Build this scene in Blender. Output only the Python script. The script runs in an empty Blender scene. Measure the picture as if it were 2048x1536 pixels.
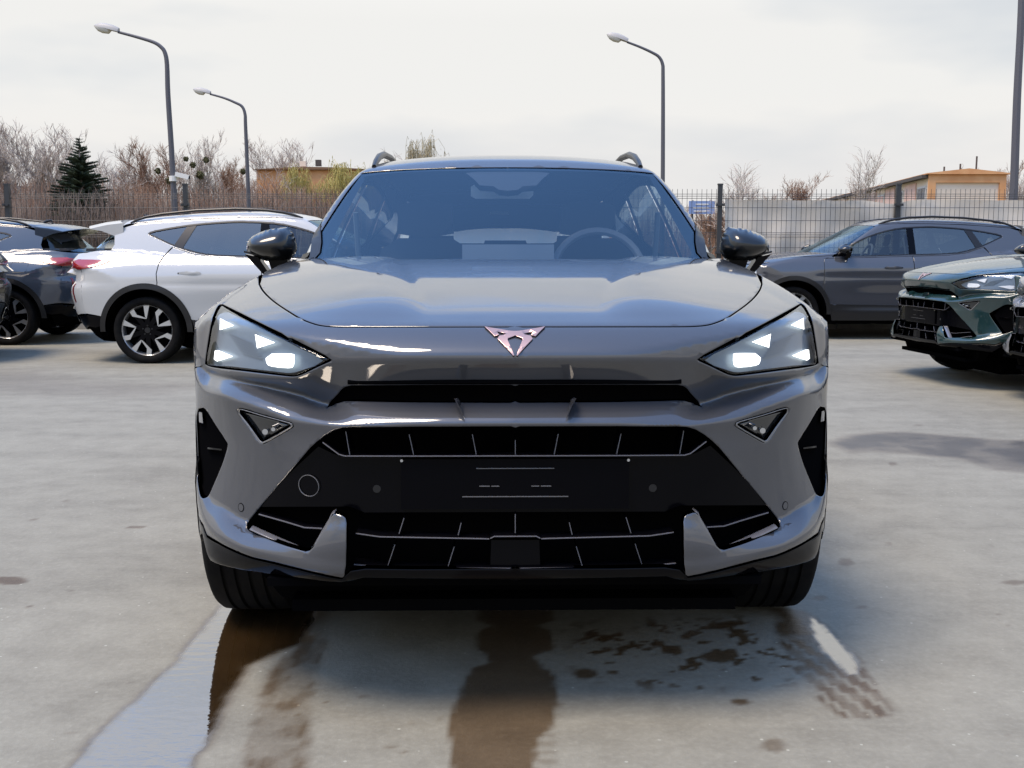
import bpy, math, random
import numpy as np
from mathutils import Vector, Matrix
from mathutils.geometry import delaunay_2d_cdt
R = math.radians
random.seed(7); RNG = np.random.RandomState(5)
scene = bpy.context.scene
col = scene.collection

# ------------------------------------------------------------------ camera
CAMH = 1.13; FPX = 2110.0; TILT = R(7.4)
cd = bpy.data.cameras.new('camera'); cam = bpy.data.objects.new('camera', cd); col.objects.link(cam)
cd.sensor_width = 36.0; cd.lens = FPX / 2048 * 36.0; cd.clip_end = 3000; cd.clip_start = 0.05
cam.location = (0, 0, CAMH); cam.rotation_euler = (R(90) - TILT, 0, 0)
scene.camera = cam

# ------------------------------------------------------------------ light
SUN_EL, SUN_AZ = 66.0, 240.0        # azimuth clockwise from +Y (behind the camera, to its left)
sd = bpy.data.lights.new('sun', 'SUN'); so = bpy.data.objects.new('sun', sd); col.objects.link(so)
sd.energy = 2.2; sd.angle = R(26); sd.color = (1.0, 0.83, 0.64)
sdir = Vector((math.sin(R(SUN_AZ)) * math.cos(R(SUN_EL)), math.cos(R(SUN_AZ)) * math.cos(R(SUN_EL)), math.sin(R(SUN_EL))))
so.rotation_euler = (-sdir).to_track_quat('-Z', 'Y').to_euler()
so.location = (0, 0, 30)
world = bpy.data.worlds.new('World'); scene.world = world; world.use_nodes = True
wn, wl = world.node_tree.nodes, world.node_tree.links
wn.clear()
w_out = wn.new('ShaderNodeOutputWorld'); w_bg = wn.new('ShaderNodeBackground')
w_bg.inputs['Strength'].default_value = 0.15
sky = wn.new('ShaderNodeTexSky'); sky.sky_type = 'NISHITA'; sky.sun_disc = False
sky.sun_elevation = R(SUN_EL); sky.sun_rotation = R(SUN_AZ); sky.air_density = 1.0; sky.dust_density = 0.3; sky.ozone_density = 3.5
tc = wn.new('ShaderNodeTexCoord')
sep = wn.new('ShaderNodeSeparateXYZ'); wl.new(tc.outputs['Generated'], sep.inputs[0])
mp = wn.new('ShaderNodeMapping'); mp.inputs['Scale'].default_value = (1.0, 1.6, 5.0)
wl.new(tc.outputs['Generated'], mp.inputs[0])
n1 = wn.new('ShaderNodeTexNoise'); n1.inputs['Scale'].default_value = 2.3; n1.inputs['Detail'].default_value = 9; n1.inputs['Roughness'].default_value = 0.55
wl.new(mp.outputs[0], n1.inputs['Vector'])
n2 = wn.new('ShaderNodeTexNoise'); n2.inputs['Scale'].default_value = 1.6; n2.inputs['Detail'].default_value = 5
mp2 = wn.new('ShaderNodeMapping'); mp2.inputs['Scale'].default_value = (1.0, 1.0, 3.2); mp2.inputs['Location'].default_value = (3.1, 1.7, 0.4)
wl.new(tc.outputs['Generated'], mp2.inputs[0]); wl.new(mp2.outputs[0], n2.inputs['Vector'])
def wmath(op, a, b=None, clamp=False):
    m = wn.new('ShaderNodeMath'); m.operation = op; m.use_clamp = clamp
    for i, v in enumerate((a, b)):
        if v is None: continue
        if isinstance(v, (int, float)): m.inputs[i].default_value = v
        else: wl.new(v, m.inputs[i])
    return m.outputs[0]
# cover: thick near the horizon, breaking up into blue higher in the sky
elev = wn.new('ShaderNodeMapRange'); elev.interpolation_type = 'SMOOTHSTEP'
wl.new(sep.outputs['Z'], elev.inputs['Value'])
elev.inputs['From Min'].default_value = 0.28; elev.inputs['From Max'].default_value = 0.66
elev.inputs['To Min'].default_value = 0.72; elev.inputs['To Max'].default_value = -0.62
cover = wmath('ADD', elev.outputs[0], wmath('MULTIPLY', wmath('SUBTRACT', n1.outputs['Fac'], 0.5), 1.6))
cov = wn.new('ShaderNodeMapRange'); cov.interpolation_type = 'SMOOTHSTEP'
wl.new(cover, cov.inputs['Value']); cov.inputs['From Min'].default_value = -0.15; cov.inputs['From Max'].default_value = 0.45
cr = wn.new('ShaderNodeValToRGB')
cr.color_ramp.elements[0].position = 0.37; cr.color_ramp.elements[0].color = (0.62, 0.68, 0.75, 1)
cr.color_ramp.elements[1].position = 0.54; cr.color_ramp.elements[1].color = (0.92, 0.915, 0.895, 1)
wl.new(n2.outputs['Fac'], cr.inputs['Fac'])
warm = wn.new('ShaderNodeMix'); warm.data_type = 'RGBA'
wz = wn.new('ShaderNodeMapRange'); wl.new(sep.outputs['Z'], wz.inputs['Value'])
wz.inputs['From Min'].default_value = 0.0; wz.inputs['From Max'].default_value = 0.14; wz.inputs['To Min'].default_value = 0.85; wz.inputs['To Max'].default_value = 0.0
wl.new(wz.outputs[0], warm.inputs['Factor']); wl.new(cr.outputs['Color'], warm.inputs[6]); warm.inputs[7].default_value = (0.97, 0.915, 0.865, 1)
csc = wn.new('ShaderNodeVectorMath'); csc.operation = 'SCALE'; csc.inputs['Scale'].default_value = 3.3
br = wn.new('ShaderNodeMapRange'); wl.new(sep.outputs['Z'], br.inputs['Value']); br.inputs['From Min'].default_value = 0.2; br.inputs['From Max'].default_value = 0.5; br.inputs['To Min'].default_value = 3.3; br.inputs['To Max'].default_value = 4.6; wl.new(br.outputs[0], csc.inputs['Scale'])
wl.new(warm.outputs[2], csc.inputs[0])
ssc = wn.new('ShaderNodeVectorMath'); ssc.operation = 'SCALE'; ssc.inputs['Scale'].default_value = 1.5
wl.new(sky.outputs[0], ssc.inputs[0])
wm = wn.new('ShaderNodeMix'); wm.data_type = 'RGBA'
wl.new(cov.outputs[0], wm.inputs['Factor']); wl.new(ssc.outputs[0], wm.inputs[6]); wl.new(csc.outputs[0], wm.inputs[7])
wl.new(wm.outputs[2], w_bg.inputs['Color']); wl.new(w_bg.outputs[0], w_out.inputs[0])
scene.view_settings.view_transform = 'Standard'; scene.view_settings.look = 'None'
scene.view_settings.exposure = 0.95; scene.view_settings.gamma = 1.0; scene.view_settings.use_curve_mapping = False
try:
    scene.cycles.max_bounces = 8; scene.cycles.transparent_max_bounces = 12
    scene.cycles.caustics_reflective = False; scene.cycles.caustics_refractive = False
    scene.cycles.sample_clamp_indirect = 6.0
except Exception: pass

# ------------------------------------------------------------------ materials
MATS = {}
def mat(name, color, rough=0.5, metal=0.0, coat=0.0, spec=0.5, emit=None, emit_s=0.0, coat_rough=0.03, ior=None):
    m = bpy.data.materials.new(name); m.use_nodes = True
    b = m.node_tree.nodes['Principled BSDF']
    b.inputs['Base Color'].default_value = (*color, 1); b.inputs['Roughness'].default_value = rough
    b.inputs['Metallic'].default_value = metal; b.inputs['Coat Weight'].default_value = coat
    b.inputs['Coat Roughness'].default_value = coat_rough; b.inputs['Specular IOR Level'].default_value = spec
    if ior: b.inputs['IOR'].default_value = ior
    if emit: b.inputs['Emission Color'].default_value = (*emit, 1); b.inputs['Emission Strength'].default_value = emit_s
    MATS[name] = m; return m
def noise_color(m, c2, scale=4.0, detail=6, lo=0.4, hi=0.65, bump=0.0, coord='Object', stretch=None, bscale=None, rough2=None):
    nt = m.node_tree; b = nt.nodes['Principled BSDF']
    t = nt.nodes.new('ShaderNodeTexCoord'); n = nt.nodes.new('ShaderNodeTexNoise'); n.inputs['Scale'].default_value = scale; n.inputs['Detail'].default_value = detail
    src = t.outputs[coord]
    if stretch:
        mm = nt.nodes.new('ShaderNodeMapping'); mm.inputs['Scale'].default_value = stretch; nt.links.new(src, mm.inputs[0]); src = mm.outputs[0]
    nt.links.new(src, n.inputs['Vector'])
    r = nt.nodes.new('ShaderNodeValToRGB'); r.color_ramp.elements[0].position = lo; r.color_ramp.elements[1].position = hi
    r.color_ramp.elements[0].color = b.inputs['Base Color'].default_value[:]; r.color_ramp.elements[1].color = (*c2, 1)
    nt.links.new(n.outputs['Fac'], r.inputs['Fac']); nt.links.new(r.outputs['Color'], b.inputs['Base Color'])
    if bump:
        n2_ = nt.nodes.new('ShaderNodeTexNoise'); n2_.inputs['Scale'].default_value = bscale or scale * 6; n2_.inputs['Detail'].default_value = 5
        nt.links.new(src, n2_.inputs['Vector'])
        bp = nt.nodes.new('ShaderNodeBump'); bp.inputs['Strength'].default_value = bump; bp.inputs['Distance'].default_value = 0.01
        nt.links.new(n2_.outputs['Fac'], bp.inputs['Height']); nt.links.new(bp.outputs[0], b.inputs['Normal'])
    return m
def paint(name, color, metal=0.0):
    m = mat(name, color, rough=0.42, metal=metal, spec=0.12, coat=1.0, coat_rough=0.025); m.node_tree.nodes['Principled BSDF'].inputs['Coat IOR'].default_value = 1.75
    nt = m.node_tree; b = nt.nodes['Principled BSDF']
    # faint orange peel, flake and road film
    t = nt.nodes.new('ShaderNodeTexCoord'); n = nt.nodes.new('ShaderNodeTexNoise'); n.inputs['Scale'].default_value = 3.0; n.inputs['Detail'].default_value = 8
    nt.links.new(t.outputs['Object'], n.inputs['Vector'])
    mr = nt.nodes.new('ShaderNodeMapRange'); nt.links.new(n.outputs['Fac'], mr.inputs['Value'])
    mr.inputs['From Min'].default_value = 0.35; mr.inputs['From Max'].default_value = 0.75; mr.inputs['To Min'].default_value = 0.015; mr.inputs['To Max'].default_value = 0.07
    nt.links.new(mr.outputs[0], b.inputs['Coat Roughness'])
    n3 = nt.nodes.new('ShaderNodeTexNoise'); n3.inputs['Scale'].default_value = 900; nt.links.new(t.outputs['Object'], n3.inputs['Vector'])
    mx = nt.nodes.new('ShaderNodeMix'); mx.data_type = 'RGBA'; nt.links.new(n3.outputs['Fac'], mx.inputs['Factor'])
    mx.inputs[6].default_value = (*[c * 0.8 for c in color], 1); mx.inputs[7].default_value = (*[min(1, c * 1.2) for c in color], 1)
    nt.links.new(mx.outputs[2], b.inputs['Base Color'])
    return m
def glass(name, tint, refl_ior=1.6, rough=0.0, haze=0.0, hazec=(0.1, 0.15, 0.2), rc=(0.95, 0.97, 1)):
    m = bpy.data.materials.new(name); m.use_nodes = True; nt = m.node_tree; nt.nodes.clear()
    o = nt.nodes.new('ShaderNodeOutputMaterial'); tr = nt.nodes.new('ShaderNodeBsdfTransparent'); gl = nt.nodes.new('ShaderNodeBsdfGlossy')
    tr.inputs[0].default_value = (*tint, 1); gl.inputs['Roughness'].default_value = rough; gl.inputs[0].default_value = (*rc, 1)
    fr = nt.nodes.new('ShaderNodeFresnel'); gb = nt.nodes.new('ShaderNodeNewGeometry'); im = nt.nodes.new('ShaderNodeMix'); nt.links.new(gb.outputs['Backfacing'], im.inputs[0]); im.inputs[2].default_value = refl_ior; im.inputs[3].default_value = 1 / refl_ior; nt.links.new(im.outputs[0], fr.inputs['IOR'])
    mx = nt.nodes.new('ShaderNodeMixShader'); nt.links.new(fr.outputs[0], mx.inputs[0])
    base = tr.outputs[0]
    if haze:
        df = nt.nodes.new('ShaderNodeBsdfTranslucent'); df.inputs[0].default_value = (*hazec, 1); hm = nt.nodes.new('ShaderNodeMixShader'); hm.inputs[0].default_value = haze
        nt.links.new(tr.outputs[0], hm.inputs[1]); nt.links.new(df.outputs[0], hm.inputs[2]); base = hm.outputs[0]
    nt.links.new(base, mx.inputs[1]); nt.links.new(gl.outputs[0], mx.inputs[2]); nt.links.new(mx.outputs[0], o.inputs[0])
    MATS[name] = m; return m
P_GREY = paint('grey_paint', (0.046, 0.049, 0.058), 0.1)
P_WHITE = paint('white_paint', (0.42, 0.425, 0.42)); P_DARK = paint('blue_grey_paint', (0.040, 0.052, 0.072), 0.1)
P_TEAL = paint('dark_green_paint', (0.010, 0.034, 0.036), 0.2); P_BLACK = paint('black_paint', (0.005, 0.006, 0.007)); P_BLACK.node_tree.nodes['Principled BSDF'].inputs['Coat IOR'].default_value = 1.5
P_SILV = paint('pale_grey_paint', (0.16, 0.16, 0.165), 0.2)
M_GLOSSB = mat('gloss_black', (0.0015, 0.0015, 0.0025), 0.15, spec=0.10, coat=0.02)
M_SLAT = mat('slat_highlight', (0.11, 0.11, 0.125), 0.25, spec=0.5, coat=0.8); M_EDGE = mat('pocket_trim', (0.26, 0.26, 0.285), 0.2, metal=.5, coat=0.8)  # grey slat fronts: edge highlights of the black slats put into the colour
M_MATB = mat('matt_black', (0.0015, 0.0015, 0.0025), 0.4, spec=0.06)
M_SHELL = mat('inner_black', (0.003, 0.003, 0.0035), 0.9, spec=0.0)
M_CLAD = mat('black_cladding', (0.010, 0.010, 0.011), 0.35, spec=0.4); M_RUB = noise_color(mat('rubber', (0.004, 0.004, 0.0045), 0.8, spec=0.12), (0.008, 0.0075, 0.007), 20)
M_CHROME = mat('bright_trim', (0.62, 0.64, 0.67), 0.12, metal=1.0); M_ALU = mat('machined_aluminium', (0.55, 0.56, 0.57), 0.28, metal=0.85)
M_COPPER = mat('copper_metal', (0.55, 0.36, 0.32), 0.30, metal=0.75)
M_RED = mat('red_lens', (0.28, 0.012, 0.014), 0.12, coat=1.0); M_REFLEC = mat('red_reflector', (0.16, 0.006, 0.01), 0.2, coat=1.0)
M_LAMPIN = mat('lamp_reflector', (0.15, 0.20, 0.26), 0.35, metal=0.3)
M_LED = mat('lit_led', (1, 1, 1), 0.3, emit=(1.0, 0.99, 0.90), emit_s=1.3); M_LEDOFF = mat('unlit_led', (0.75, 0.77, 0.78), 0.25)
G_WIND = glass('windscreen_glass', (0.70, 0.76, 0.79), 1.72, rc=(0.66, 0.86, 0.98)); G_SIDE = glass('tinted_glass', (0.22, 0.25, 0.24), 2.3, rc=(1.0, 0.96, 0.88))
G_SIDE2 = glass('clear_side_glass', (0.55, 0.62, 0.60), 1.7); G_LENS = glass('lamp_lens', (0.93, 0.95, 0.97), 1.5); G_REAR = glass('rear_glass', (0.85, 0.88, 0.86), 1.6, rc=(0.7, 0.88, 1.0), haze=0.45, hazec=(0.70, 0.74, 0.66))  # rear pane's translucent share added so it glows pale from inside
M_CLOTH = mat('seat_cloth', (0.035, 0.037, 0.042), 0.8); M_DASH = mat('dash_plastic', (0.02, 0.021, 0.024), 0.6); M_PAPER = mat('paper_label', (0.7, 0.72, 0.7), 0.6)

# ------------------------------------------------------------------ object helpers
def lk(o, parent=None):
    col.objects.link(o)
    if parent is not None: o.parent = parent
    return o
def empty(name, loc=(0, 0, 0), rz=0, label=None, cat=None, group=None, kind=None):
    o = bpy.data.objects.new(name, None); o.location = loc; o.rotation_euler = (0, 0, rz); o.empty_display_size = 0.2
    lk(o); tag(o, label, cat, group, kind); return o
def tag(o, label=None, cat=None, group=None, kind=None):
    if label: o['label'] = label
    if cat: o['category'] = cat
    if group: o['group'] = group
    if kind: o['kind'] = kind
    return o
class MB:
    """collects verts and faces"""
    def __init__(s): s.v = []; s.f = []; s.n = 0
    def add(s, vs, fs):
        k = s.n; s.v.extend([tuple(map(float, p)) for p in vs]); s.n += len(vs); s.f.extend([tuple(i + k for i in f) for f in fs]); return s
    def box(s, c, d, rz=0, b=0.0):
        x, y, z = [e / 2 for e in d]; pts = []
        M = Matrix.Rotation(rz, 3, 'Z')
        for sx, sy, sz in ((-1,-1,-1),(1,-1,-1),(1,1,-1),(-1,1,-1),(-1,-1,1),(1,-1,1),(1,1,1),(-1,1,1)):
            p = M @ Vector((sx * x, sy * y, sz * z)); pts.append((p.x + c[0], p.y + c[1], p.z + c[2]))
        return s.add(pts, [(3,2,1,0),(4,5,6,7),(0,1,5,4),(1,2,6,5),(2,3,7,6),(3,0,4,7)])
    def tube(s, pts, rads, n=8, cap=True):
        pts = [Vector(p) for p in pts]
        if isinstance(rads, (int, float)): rads = [rads] * len(pts)
        vs = []; fs = []; ref = Vector((0, 0, 1))
        u = None
        for i, p in enumerate(pts):
            d = (pts[min(i + 1, len(pts) - 1)] - pts[max(i - 1, 0)])
            d = d.normalized() if d.length > 1e-9 else Vector((0, 0, 1))
            if u is None:
                r = ref if abs(d.dot(ref)) < 0.95 else Vector((1, 0, 0)); u = (r - d * r.dot(d)).normalized()
            else:
                u = u - d * u.dot(d); u = u.normalized() if u.length > 1e-6 else d.orthogonal().normalized()
            w = d.cross(u)
            for k in range(n):
                a = 2 * math.pi * k / n; vs.append(p + (u * math.cos(a) + w * math.sin(a)) * rads[i])
        for i in range(len(pts) - 1):
            for k in range(n):
                a = i * n + k; b_ = i * n + (k + 1) % n; fs.append((a, b_, b_ + n, a + n))
        if cap: fs.append(tuple(range(n))[::-1]); fs.append(tuple((len(pts) - 1) * n + k for k in range(n)))
        return s.add(vs, fs)
    def prism(s, poly, d):
        """closed polygon (3D points) pushed along d"""
        n = len(poly); d = Vector(d); a = [Vector(p) for p in poly]; b = [p + d for p in a]
        return s.add(a + b, [tuple(range(n)), tuple(range(2 * n - 1, n - 1, -1))] + [(i, i + n, (i + 1) % n + n, (i + 1) % n) for i in range(n)])
    def build(s, name, m, parent=None, smooth=False, angle=35):
        me = bpy.data.meshes.new(name); me.from_pydata(s.v, [], s.f); me.materials.append(m)
        me.validate()
        if smooth:
            me.shade_smooth(); me.set_sharp_from_angle(angle=R(angle))
        o = bpy.data.objects.new(name, me); return lk(o, parent)
def fixn(o):
    import bmesh
    bm = bmesh.new(); bm.from_mesh(o.data); bmesh.ops.recalc_face_normals(bm, faces=bm.faces); bm.to_mesh(o.data); bm.free(); return o

# ------------------------------------------------------------------ interpolation
def pchip(xs, ys):
    xs = np.array(xs, float); ys = np.array(ys, float); h = np.diff(xs); d = np.diff(ys) / h
    m = np.zeros(len(xs)); m[0] = d[0]; m[-1] = d[-1]
    for i in range(1, len(xs) - 1):
        if d[i - 1] * d[i] > 0:
            w1 = 2 * h[i] + h[i - 1]; w2 = h[i] + 2 * h[i - 1]; m[i] = (w1 + w2) / (w1 / d[i - 1] + w2 / d[i])
    def f(q):
        q = np.asarray(q, float); i = np.clip(np.searchsorted(xs, q) - 1, 0, len(xs) - 2)
        t = (q - xs[i]) / h[i]; tc_ = np.clip(t, 0, 1)
        v = ((1 + 2 * tc_) * (1 - tc_) ** 2) * ys[i] + (tc_ * (1 - tc_) ** 2) * h[i] * m[i] + (tc_ ** 2 * (3 - 2 * tc_)) * ys[i + 1] + (tc_ ** 2 * (tc_ - 1)) * h[i] * m[i + 1]
        v = v + np.where(t < 0, t * h[i] * m[0], 0) + np.where(t > 1, (t - 1) * h[i] * m[-1], 0)
        return v
    return f
# ------------------------------------------------------------------ the car's body as a field G(x, y, z): < 0 inside
# car coordinates: nose at y = 0, y grows to the tail, z up, x across
NOSE = 2.40
def ray(u, v):
    du = np.asarray(u, float) / FPX; dv = (np.asarray(v, float) - 768) / FPX
    d = np.stack([du + 0 * dv, math.cos(TILT) - dv * math.sin(TILT) + 0 * du, -math.sin(TILT) - dv * math.cos(TILT) + 0 * du], -1)
    return d
O_CAM = np.array([0, -NOSE, CAMH])
def P(u, v, y):
    d = ray(u, v); return O_CAM + d * ((y + NOSE) / d[1])
class Grid:
    def __init__(s, a0, a1, b0, b1, st, fun, blur=0):
        s.a0, s.b0, s.st = a0, b0, st
        s.A = np.arange(a0, a1 + st / 2, st); s.B = np.arange(b0, b1 + st / 2, st)
        AA, BB = np.meshgrid(s.A, s.B, indexing='ij'); T = fun(AA, BB)
        for ax in (0, 1):
            if blur:
                r = int(3 * blur) + 1; k = np.exp(-0.5 * (np.arange(-r, r + 1) / blur) ** 2); k /= k.sum()
                Tp = np.concatenate([np.flip(np.take(T, range(1, r + 1), ax), ax) if (ax == 0 and a0 == 0) else 2 * np.take(T, [0], ax) - np.flip(np.take(T, range(1, r + 1), ax), ax), T,
                                     2 * np.take(T, [-1], ax) - np.flip(np.take(T, range(-r - 1, -1), ax), ax)], ax)
                T = np.apply_along_axis(lambda q: np.convolve(q, k, 'valid'), ax, Tp)
        s.T = T
    def __call__(s, a, b):
        fa = np.clip((a - s.a0) / s.st, 0, s.T.shape[0] - 1.001); fb = np.clip((b - s.b0) / s.st, 0, s.T.shape[1] - 1.001)
        i = fa.astype(int); j = fb.astype(int); u = fa - i; w = fb - j; T = s.T
        return (T[i, j] * (1 - u) + T[i + 1, j] * u) * (1 - w) + (T[i, j + 1] * (1 - u) + T[i + 1, j + 1] * u) * w
def smax(a, b, k):
    h = np.clip(0.5 + 0.5 * (a - b) / k, 0, 1); return b + (a - b) * h + k * h * (1 - h)
def smin(a, b, k): return -smax(-a, -b, k)
def sstep(a, b, x):
    t = np.clip((x - a) / (b - a), 0, 1); return t * t * (3 - 2 * t)

plan = pchip([0, .2, .4, .5, .6, .7, .8, .84, .877, .906, .92, .95], [0, .008, .035, .065, .11, .175, .30, .37, .47, .56, .72, 1.1])
def line(*pts):
    X, Z, Y = [], [], []
    for p in pts:
        if p[0] == 'd': _, x, z, y = p
        else: q = P(p[0], p[1], p[2]); x, y, z = q
        X.append(x); Z.append(z); Y.append(y)
    X += [max(X[-1] + .012, .92), 1.0]; Y += [max(.72, Y[-1] + .05), 1.2]; Z += [Z[-1], Z[-1]]
    xs_ = np.arange(-.2, 1.2, .004); k = np.exp(-.5 * (np.arange(-15, 16) / 4.5) ** 2); k /= k.sum(); r = []
    for A in (Z, Y):
        v = pchip(X, A)(np.abs(xs_)); v = np.convolve(np.pad(v, 15, 'edge'), k, 'valid'); r.append(lambda q, v=v: np.interp(q, xs_, v))
    return r[0], r[1]
LN = [
 line((0, 720, .015), (200, 720, .025), (330, 719.5, .06), (368, 719, .078), (425, 752, .10), (458, 757, .125), (577, 748, .30), (612, 736, .41), ('d', .877, .85, .475)),
 line((0, 772, .062), (328, 772, .088), (351, 788, .118), (374, 811, .15), (425, 787, .17), (522, 764, .245), (577, 752, .32), (609, 744, .425), ('d', .877, .835, .48)),
 line((0, 803, .066), (135, 802, .072), (316, 800, .098), (374, 814, .15), (425, 790.5, .17), (522, 768, .245), (577, 756, .32), (609, 748, .425), ('d', .877, .828, .48)),
 line((0, 846, -.004), (200, 848, .006), (342, 853, .035), (393, 841, .06), (445, 838, .095), (490, 818, .125), (538, 802, .165), (587, 786, .235), (615, 781, .32), ('d', .86, .80, .43)),
 line((0, 900, .02), (342, 900, .045), (450, 900, .11), (540, 890, .20), (600, 880, .33), ('d', .87, .66, .455)),
 line((0, 1040, .0), (345, 1040, .012), (380, 1042, .03), (460, 1045, .125), (532, 1047, .195), (583, 1012, .265), (603, 1000, .315), ('d', .870, .535, .455)),
 line((0, 1100, .0), (345, 1122, .0), (419, 1112, .025), (529, 1092, .095), (554, 1082, .125), (603, 1060, .215), ('d', .872, .47, .45)),
 line((0, 1140, .005), (345, 1155, .008), (522, 1115, .10), (590, 1084, .21), ('d', .872, .42, .455)),
 line((0, 1160, .02), (345, 1166, .03), (480, 1150, .10), (554, 1137, .16), (603, 1121, .24), ('d', .868, .33, .46)),
]
BULGE = [0, 0, .006, -.004, -.004, .010, .004, .004]
def Ffun(x, z):
    Zs = [l[0](x) for l in LN]; Ys = [l[1](x) for l in LN]
    for i in range(1, len(Zs)): Zs[i] = np.minimum(Zs[i], Zs[i - 1] - 0.003)
    y = Ys[0] + (z - Zs[0]) * 0.22
    for i in range(len(Zs) - 1):
        t = (Zs[i] - z) / (Zs[i] - Zs[i + 1]); m = (t >= 0) & (t <= 1)
        y = np.where(m, Ys[i] + (Ys[i + 1] - Ys[i]) * t - BULGE[i] * 4 * t * (1 - t), y)
    y = np.where(z < Zs[-1], Ys[-1] + (Zs[-1] - z) * 1.6, y)
    return y
FG = Grid(0, 1.0, .10, 1.14, .004, Ffun, 1.4)
Pt = pchip([-.3, 0, .03, .06, .10, .15, .2, .3, .45, .6, .75, .9, 1.05, 1.2, 1.5, 2.5, 3.3, 3.8, 4.2, 4.33, 4.41, 4.6],
           [.40, .866, .898, .921, .943, .958, .971, .991, 1.017, 1.040, 1.060, 1.076, 1.086, 1.091, 1.082, 1.07, 1.09, 1.13, 1.135, 1.11, 1.06, .85])
def Hfun(x, y):
    sh = plan(np.minimum(x, .86)) * (1 - .7 * sstep(1.2, 2.0, y))
    h = Pt(y - sh)
    xc = np.interp(y, [.12, .3, 1.2], [.215, .225, .375])      # bonnet crease
    f = sstep(.12, .34, y) * (1 - sstep(1.25, 1.5, y)); c = np.maximum(x - xc, 0)
    h = h + f * (.022 * (1 - np.exp(-c / .08)) - .016 * sstep(.0, .42, c)) - f * .0035 * (x / .4) ** 2
    return h
HG = Grid(0, 1.0, -.28, 4.6, .006, Hfun, 1.0)
Wt = pchip([.1, .22, .35, .5, .62, .75, .83, .89, .94, .98, 1.02, 1.06, 1.12, 1.2], [.86, .886, .902, .908, .908, .905, .903, .894, .877, .858, .830, .80, .765, .72])
def Wfun(y, z):
    w = Wt(z)
    fl = np.exp(-((y - .87) / .42) ** 4) + np.exp(-((y - 3.55) / .45) ** 4)
    w = w + .020 * fl * sstep(.25, .55, z) * (1 - sstep(.72, .95, z))
    w = w - .022 * np.exp(-((y - 2.25) / .8) ** 4) * sstep(.35, .42, z) * (1 - sstep(.55, .78, z))
    w = w - .010 * np.exp(-((z - .80) / .035) ** 2) * sstep(1.0, 1.3, y) * (1 - sstep(3.2, 3.9, y))
    w = w - .35 * np.maximum(y - 3.95, 0) ** 2 - .06 * sstep(3.6, 4.4, y) * sstep(.9, 1.1, z)
    return w
WG = Grid(-.5, 4.8, .0, 1.7, .01, Wfun, 1.2)
Rz = pchip([.1, .26, .34, .46, .56, .72, .76, .82, .92, .97, 1.02, 1.06, 1.12, 1.3], [4.0, 4.26, 4.33, 4.40, 4.43, 4.46, 4.455, 4.41, 4.40, 4.43, 4.43, 4.40, 4.34, 4.2])
rplan = pchip([0, .4, .6, .7, .8, .85, .9, 1.0], [0, .025, .06, .10, .19, .28, .48, 1.3])
RG_ = Grid(0, 1.0, .0, 1.4, .01, lambda x, z: Rz(z) - rplan(x), 0.8)
Rf = pchip([1.2, 1.75, 1.9, 2.0, 2.3, 2.6, 3.0, 3.5, 3.95, 4.3, 4.6], [1.2, 1.39, 1.448, 1.487, 1.528, 1.538, 1.528, 1.492, 1.442, 1.395, 1.35])
ROOF = Grid(0, 1.0, 1.0, 4.7, .01, lambda x, y: Rf(y) - .035 * (x / .55) ** 2.4, 1.0)
gpl = pchip([1.0, 1.25, 1.6, 2.2, 3.0, 3.6, 4.2, 4.6], [.715, .742, .785, .803, .79, .745, .66, .59])
WGG = Grid(.9, 4.7, .9, 1.7, .01, lambda y, z: gpl(y) - (z - 1.05) * .385 - .24 * np.maximum(z - 1.05, 0) ** 2, 1.0)
def WSy(x, z):
    f = np.clip((z - 1.08) / .37, 0, 1)
    return 1.13 + (z - 1.08) * 2.07 + (.27 * (1 - f) + .13 * f) * (x / .68) ** 2
def RGy(x, z): return 4.36 - (z - 1.08) * 1.25 - .14 * (x / .6) ** 2
def GB(p):
    x = np.abs(p[:, 0]); y = p[:, 1]; z = p[:, 2]
    a = smax(FG(x, z) - y, z - HG(x, y), .007)
    w = x - WG(y, z)
    b = smax(a, w, .03)
    b = smax(b, y - RG_(x, z), .03)
    return b
def GH(p):
    x = np.abs(p[:, 0]); y = p[:, 1]; z = p[:, 2]
    a = smax(z - ROOF(x, np.clip(y, 1.0, 4.7)), x - WGG(y, np.clip(z, .9, 1.7)), .05)
    a = smax(a, (WSy(x, z) - y) * .43, .012); a = smax(a, (y - RGy(x, z)) * .6, .03)
    return np.maximum(a, .9 - z)
def G(p): return smin(GB(p), GH(p), .012)
def grad(p, g=G, e=.004):
    n = np.zeros_like(p)
    for i in range(3):
        d = np.zeros(3); d[i] = e; n[:, i] = g(p + d) - g(p - d)
    return n / np.maximum(np.linalg.norm(n, axis=1, keepdims=True), 1e-9)
GW = lambda p: (WSy(np.abs(p[:, 0]), p[:, 2]) - p[:, 1]) * .43
def cast(O, D, tmax=7.0, off=0.0, g=G, step=.03):
    N = len(O); O = np.broadcast_to(O, D.shape) if O.ndim == 1 else O
    lo = np.zeros(N); hi = np.full(N, np.nan); act = np.ones(N, bool); t = 0.0
    while t < tmax and act.any():
        t2 = t + step; idx = np.where(act)[0]
        v = g(O[idx] + D[idx] * t2) - off
        h = idx[v < 0]; lo[h] = t; hi[h] = t2; act[h] = False; t = t2
    ok = ~np.isnan(hi); idx = np.where(ok)[0]; a = lo[idx]; b = hi[idx]
    for _ in range(22):
        m = (a + b) / 2; v = g(O[idx] + D[idx] * m[:, None]) - off
        b = np.where(v < 0, m, b); a = np.where(v < 0, a, m)
    T = np.full(N, np.nan); T[idx] = b
    return T, ok
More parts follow.
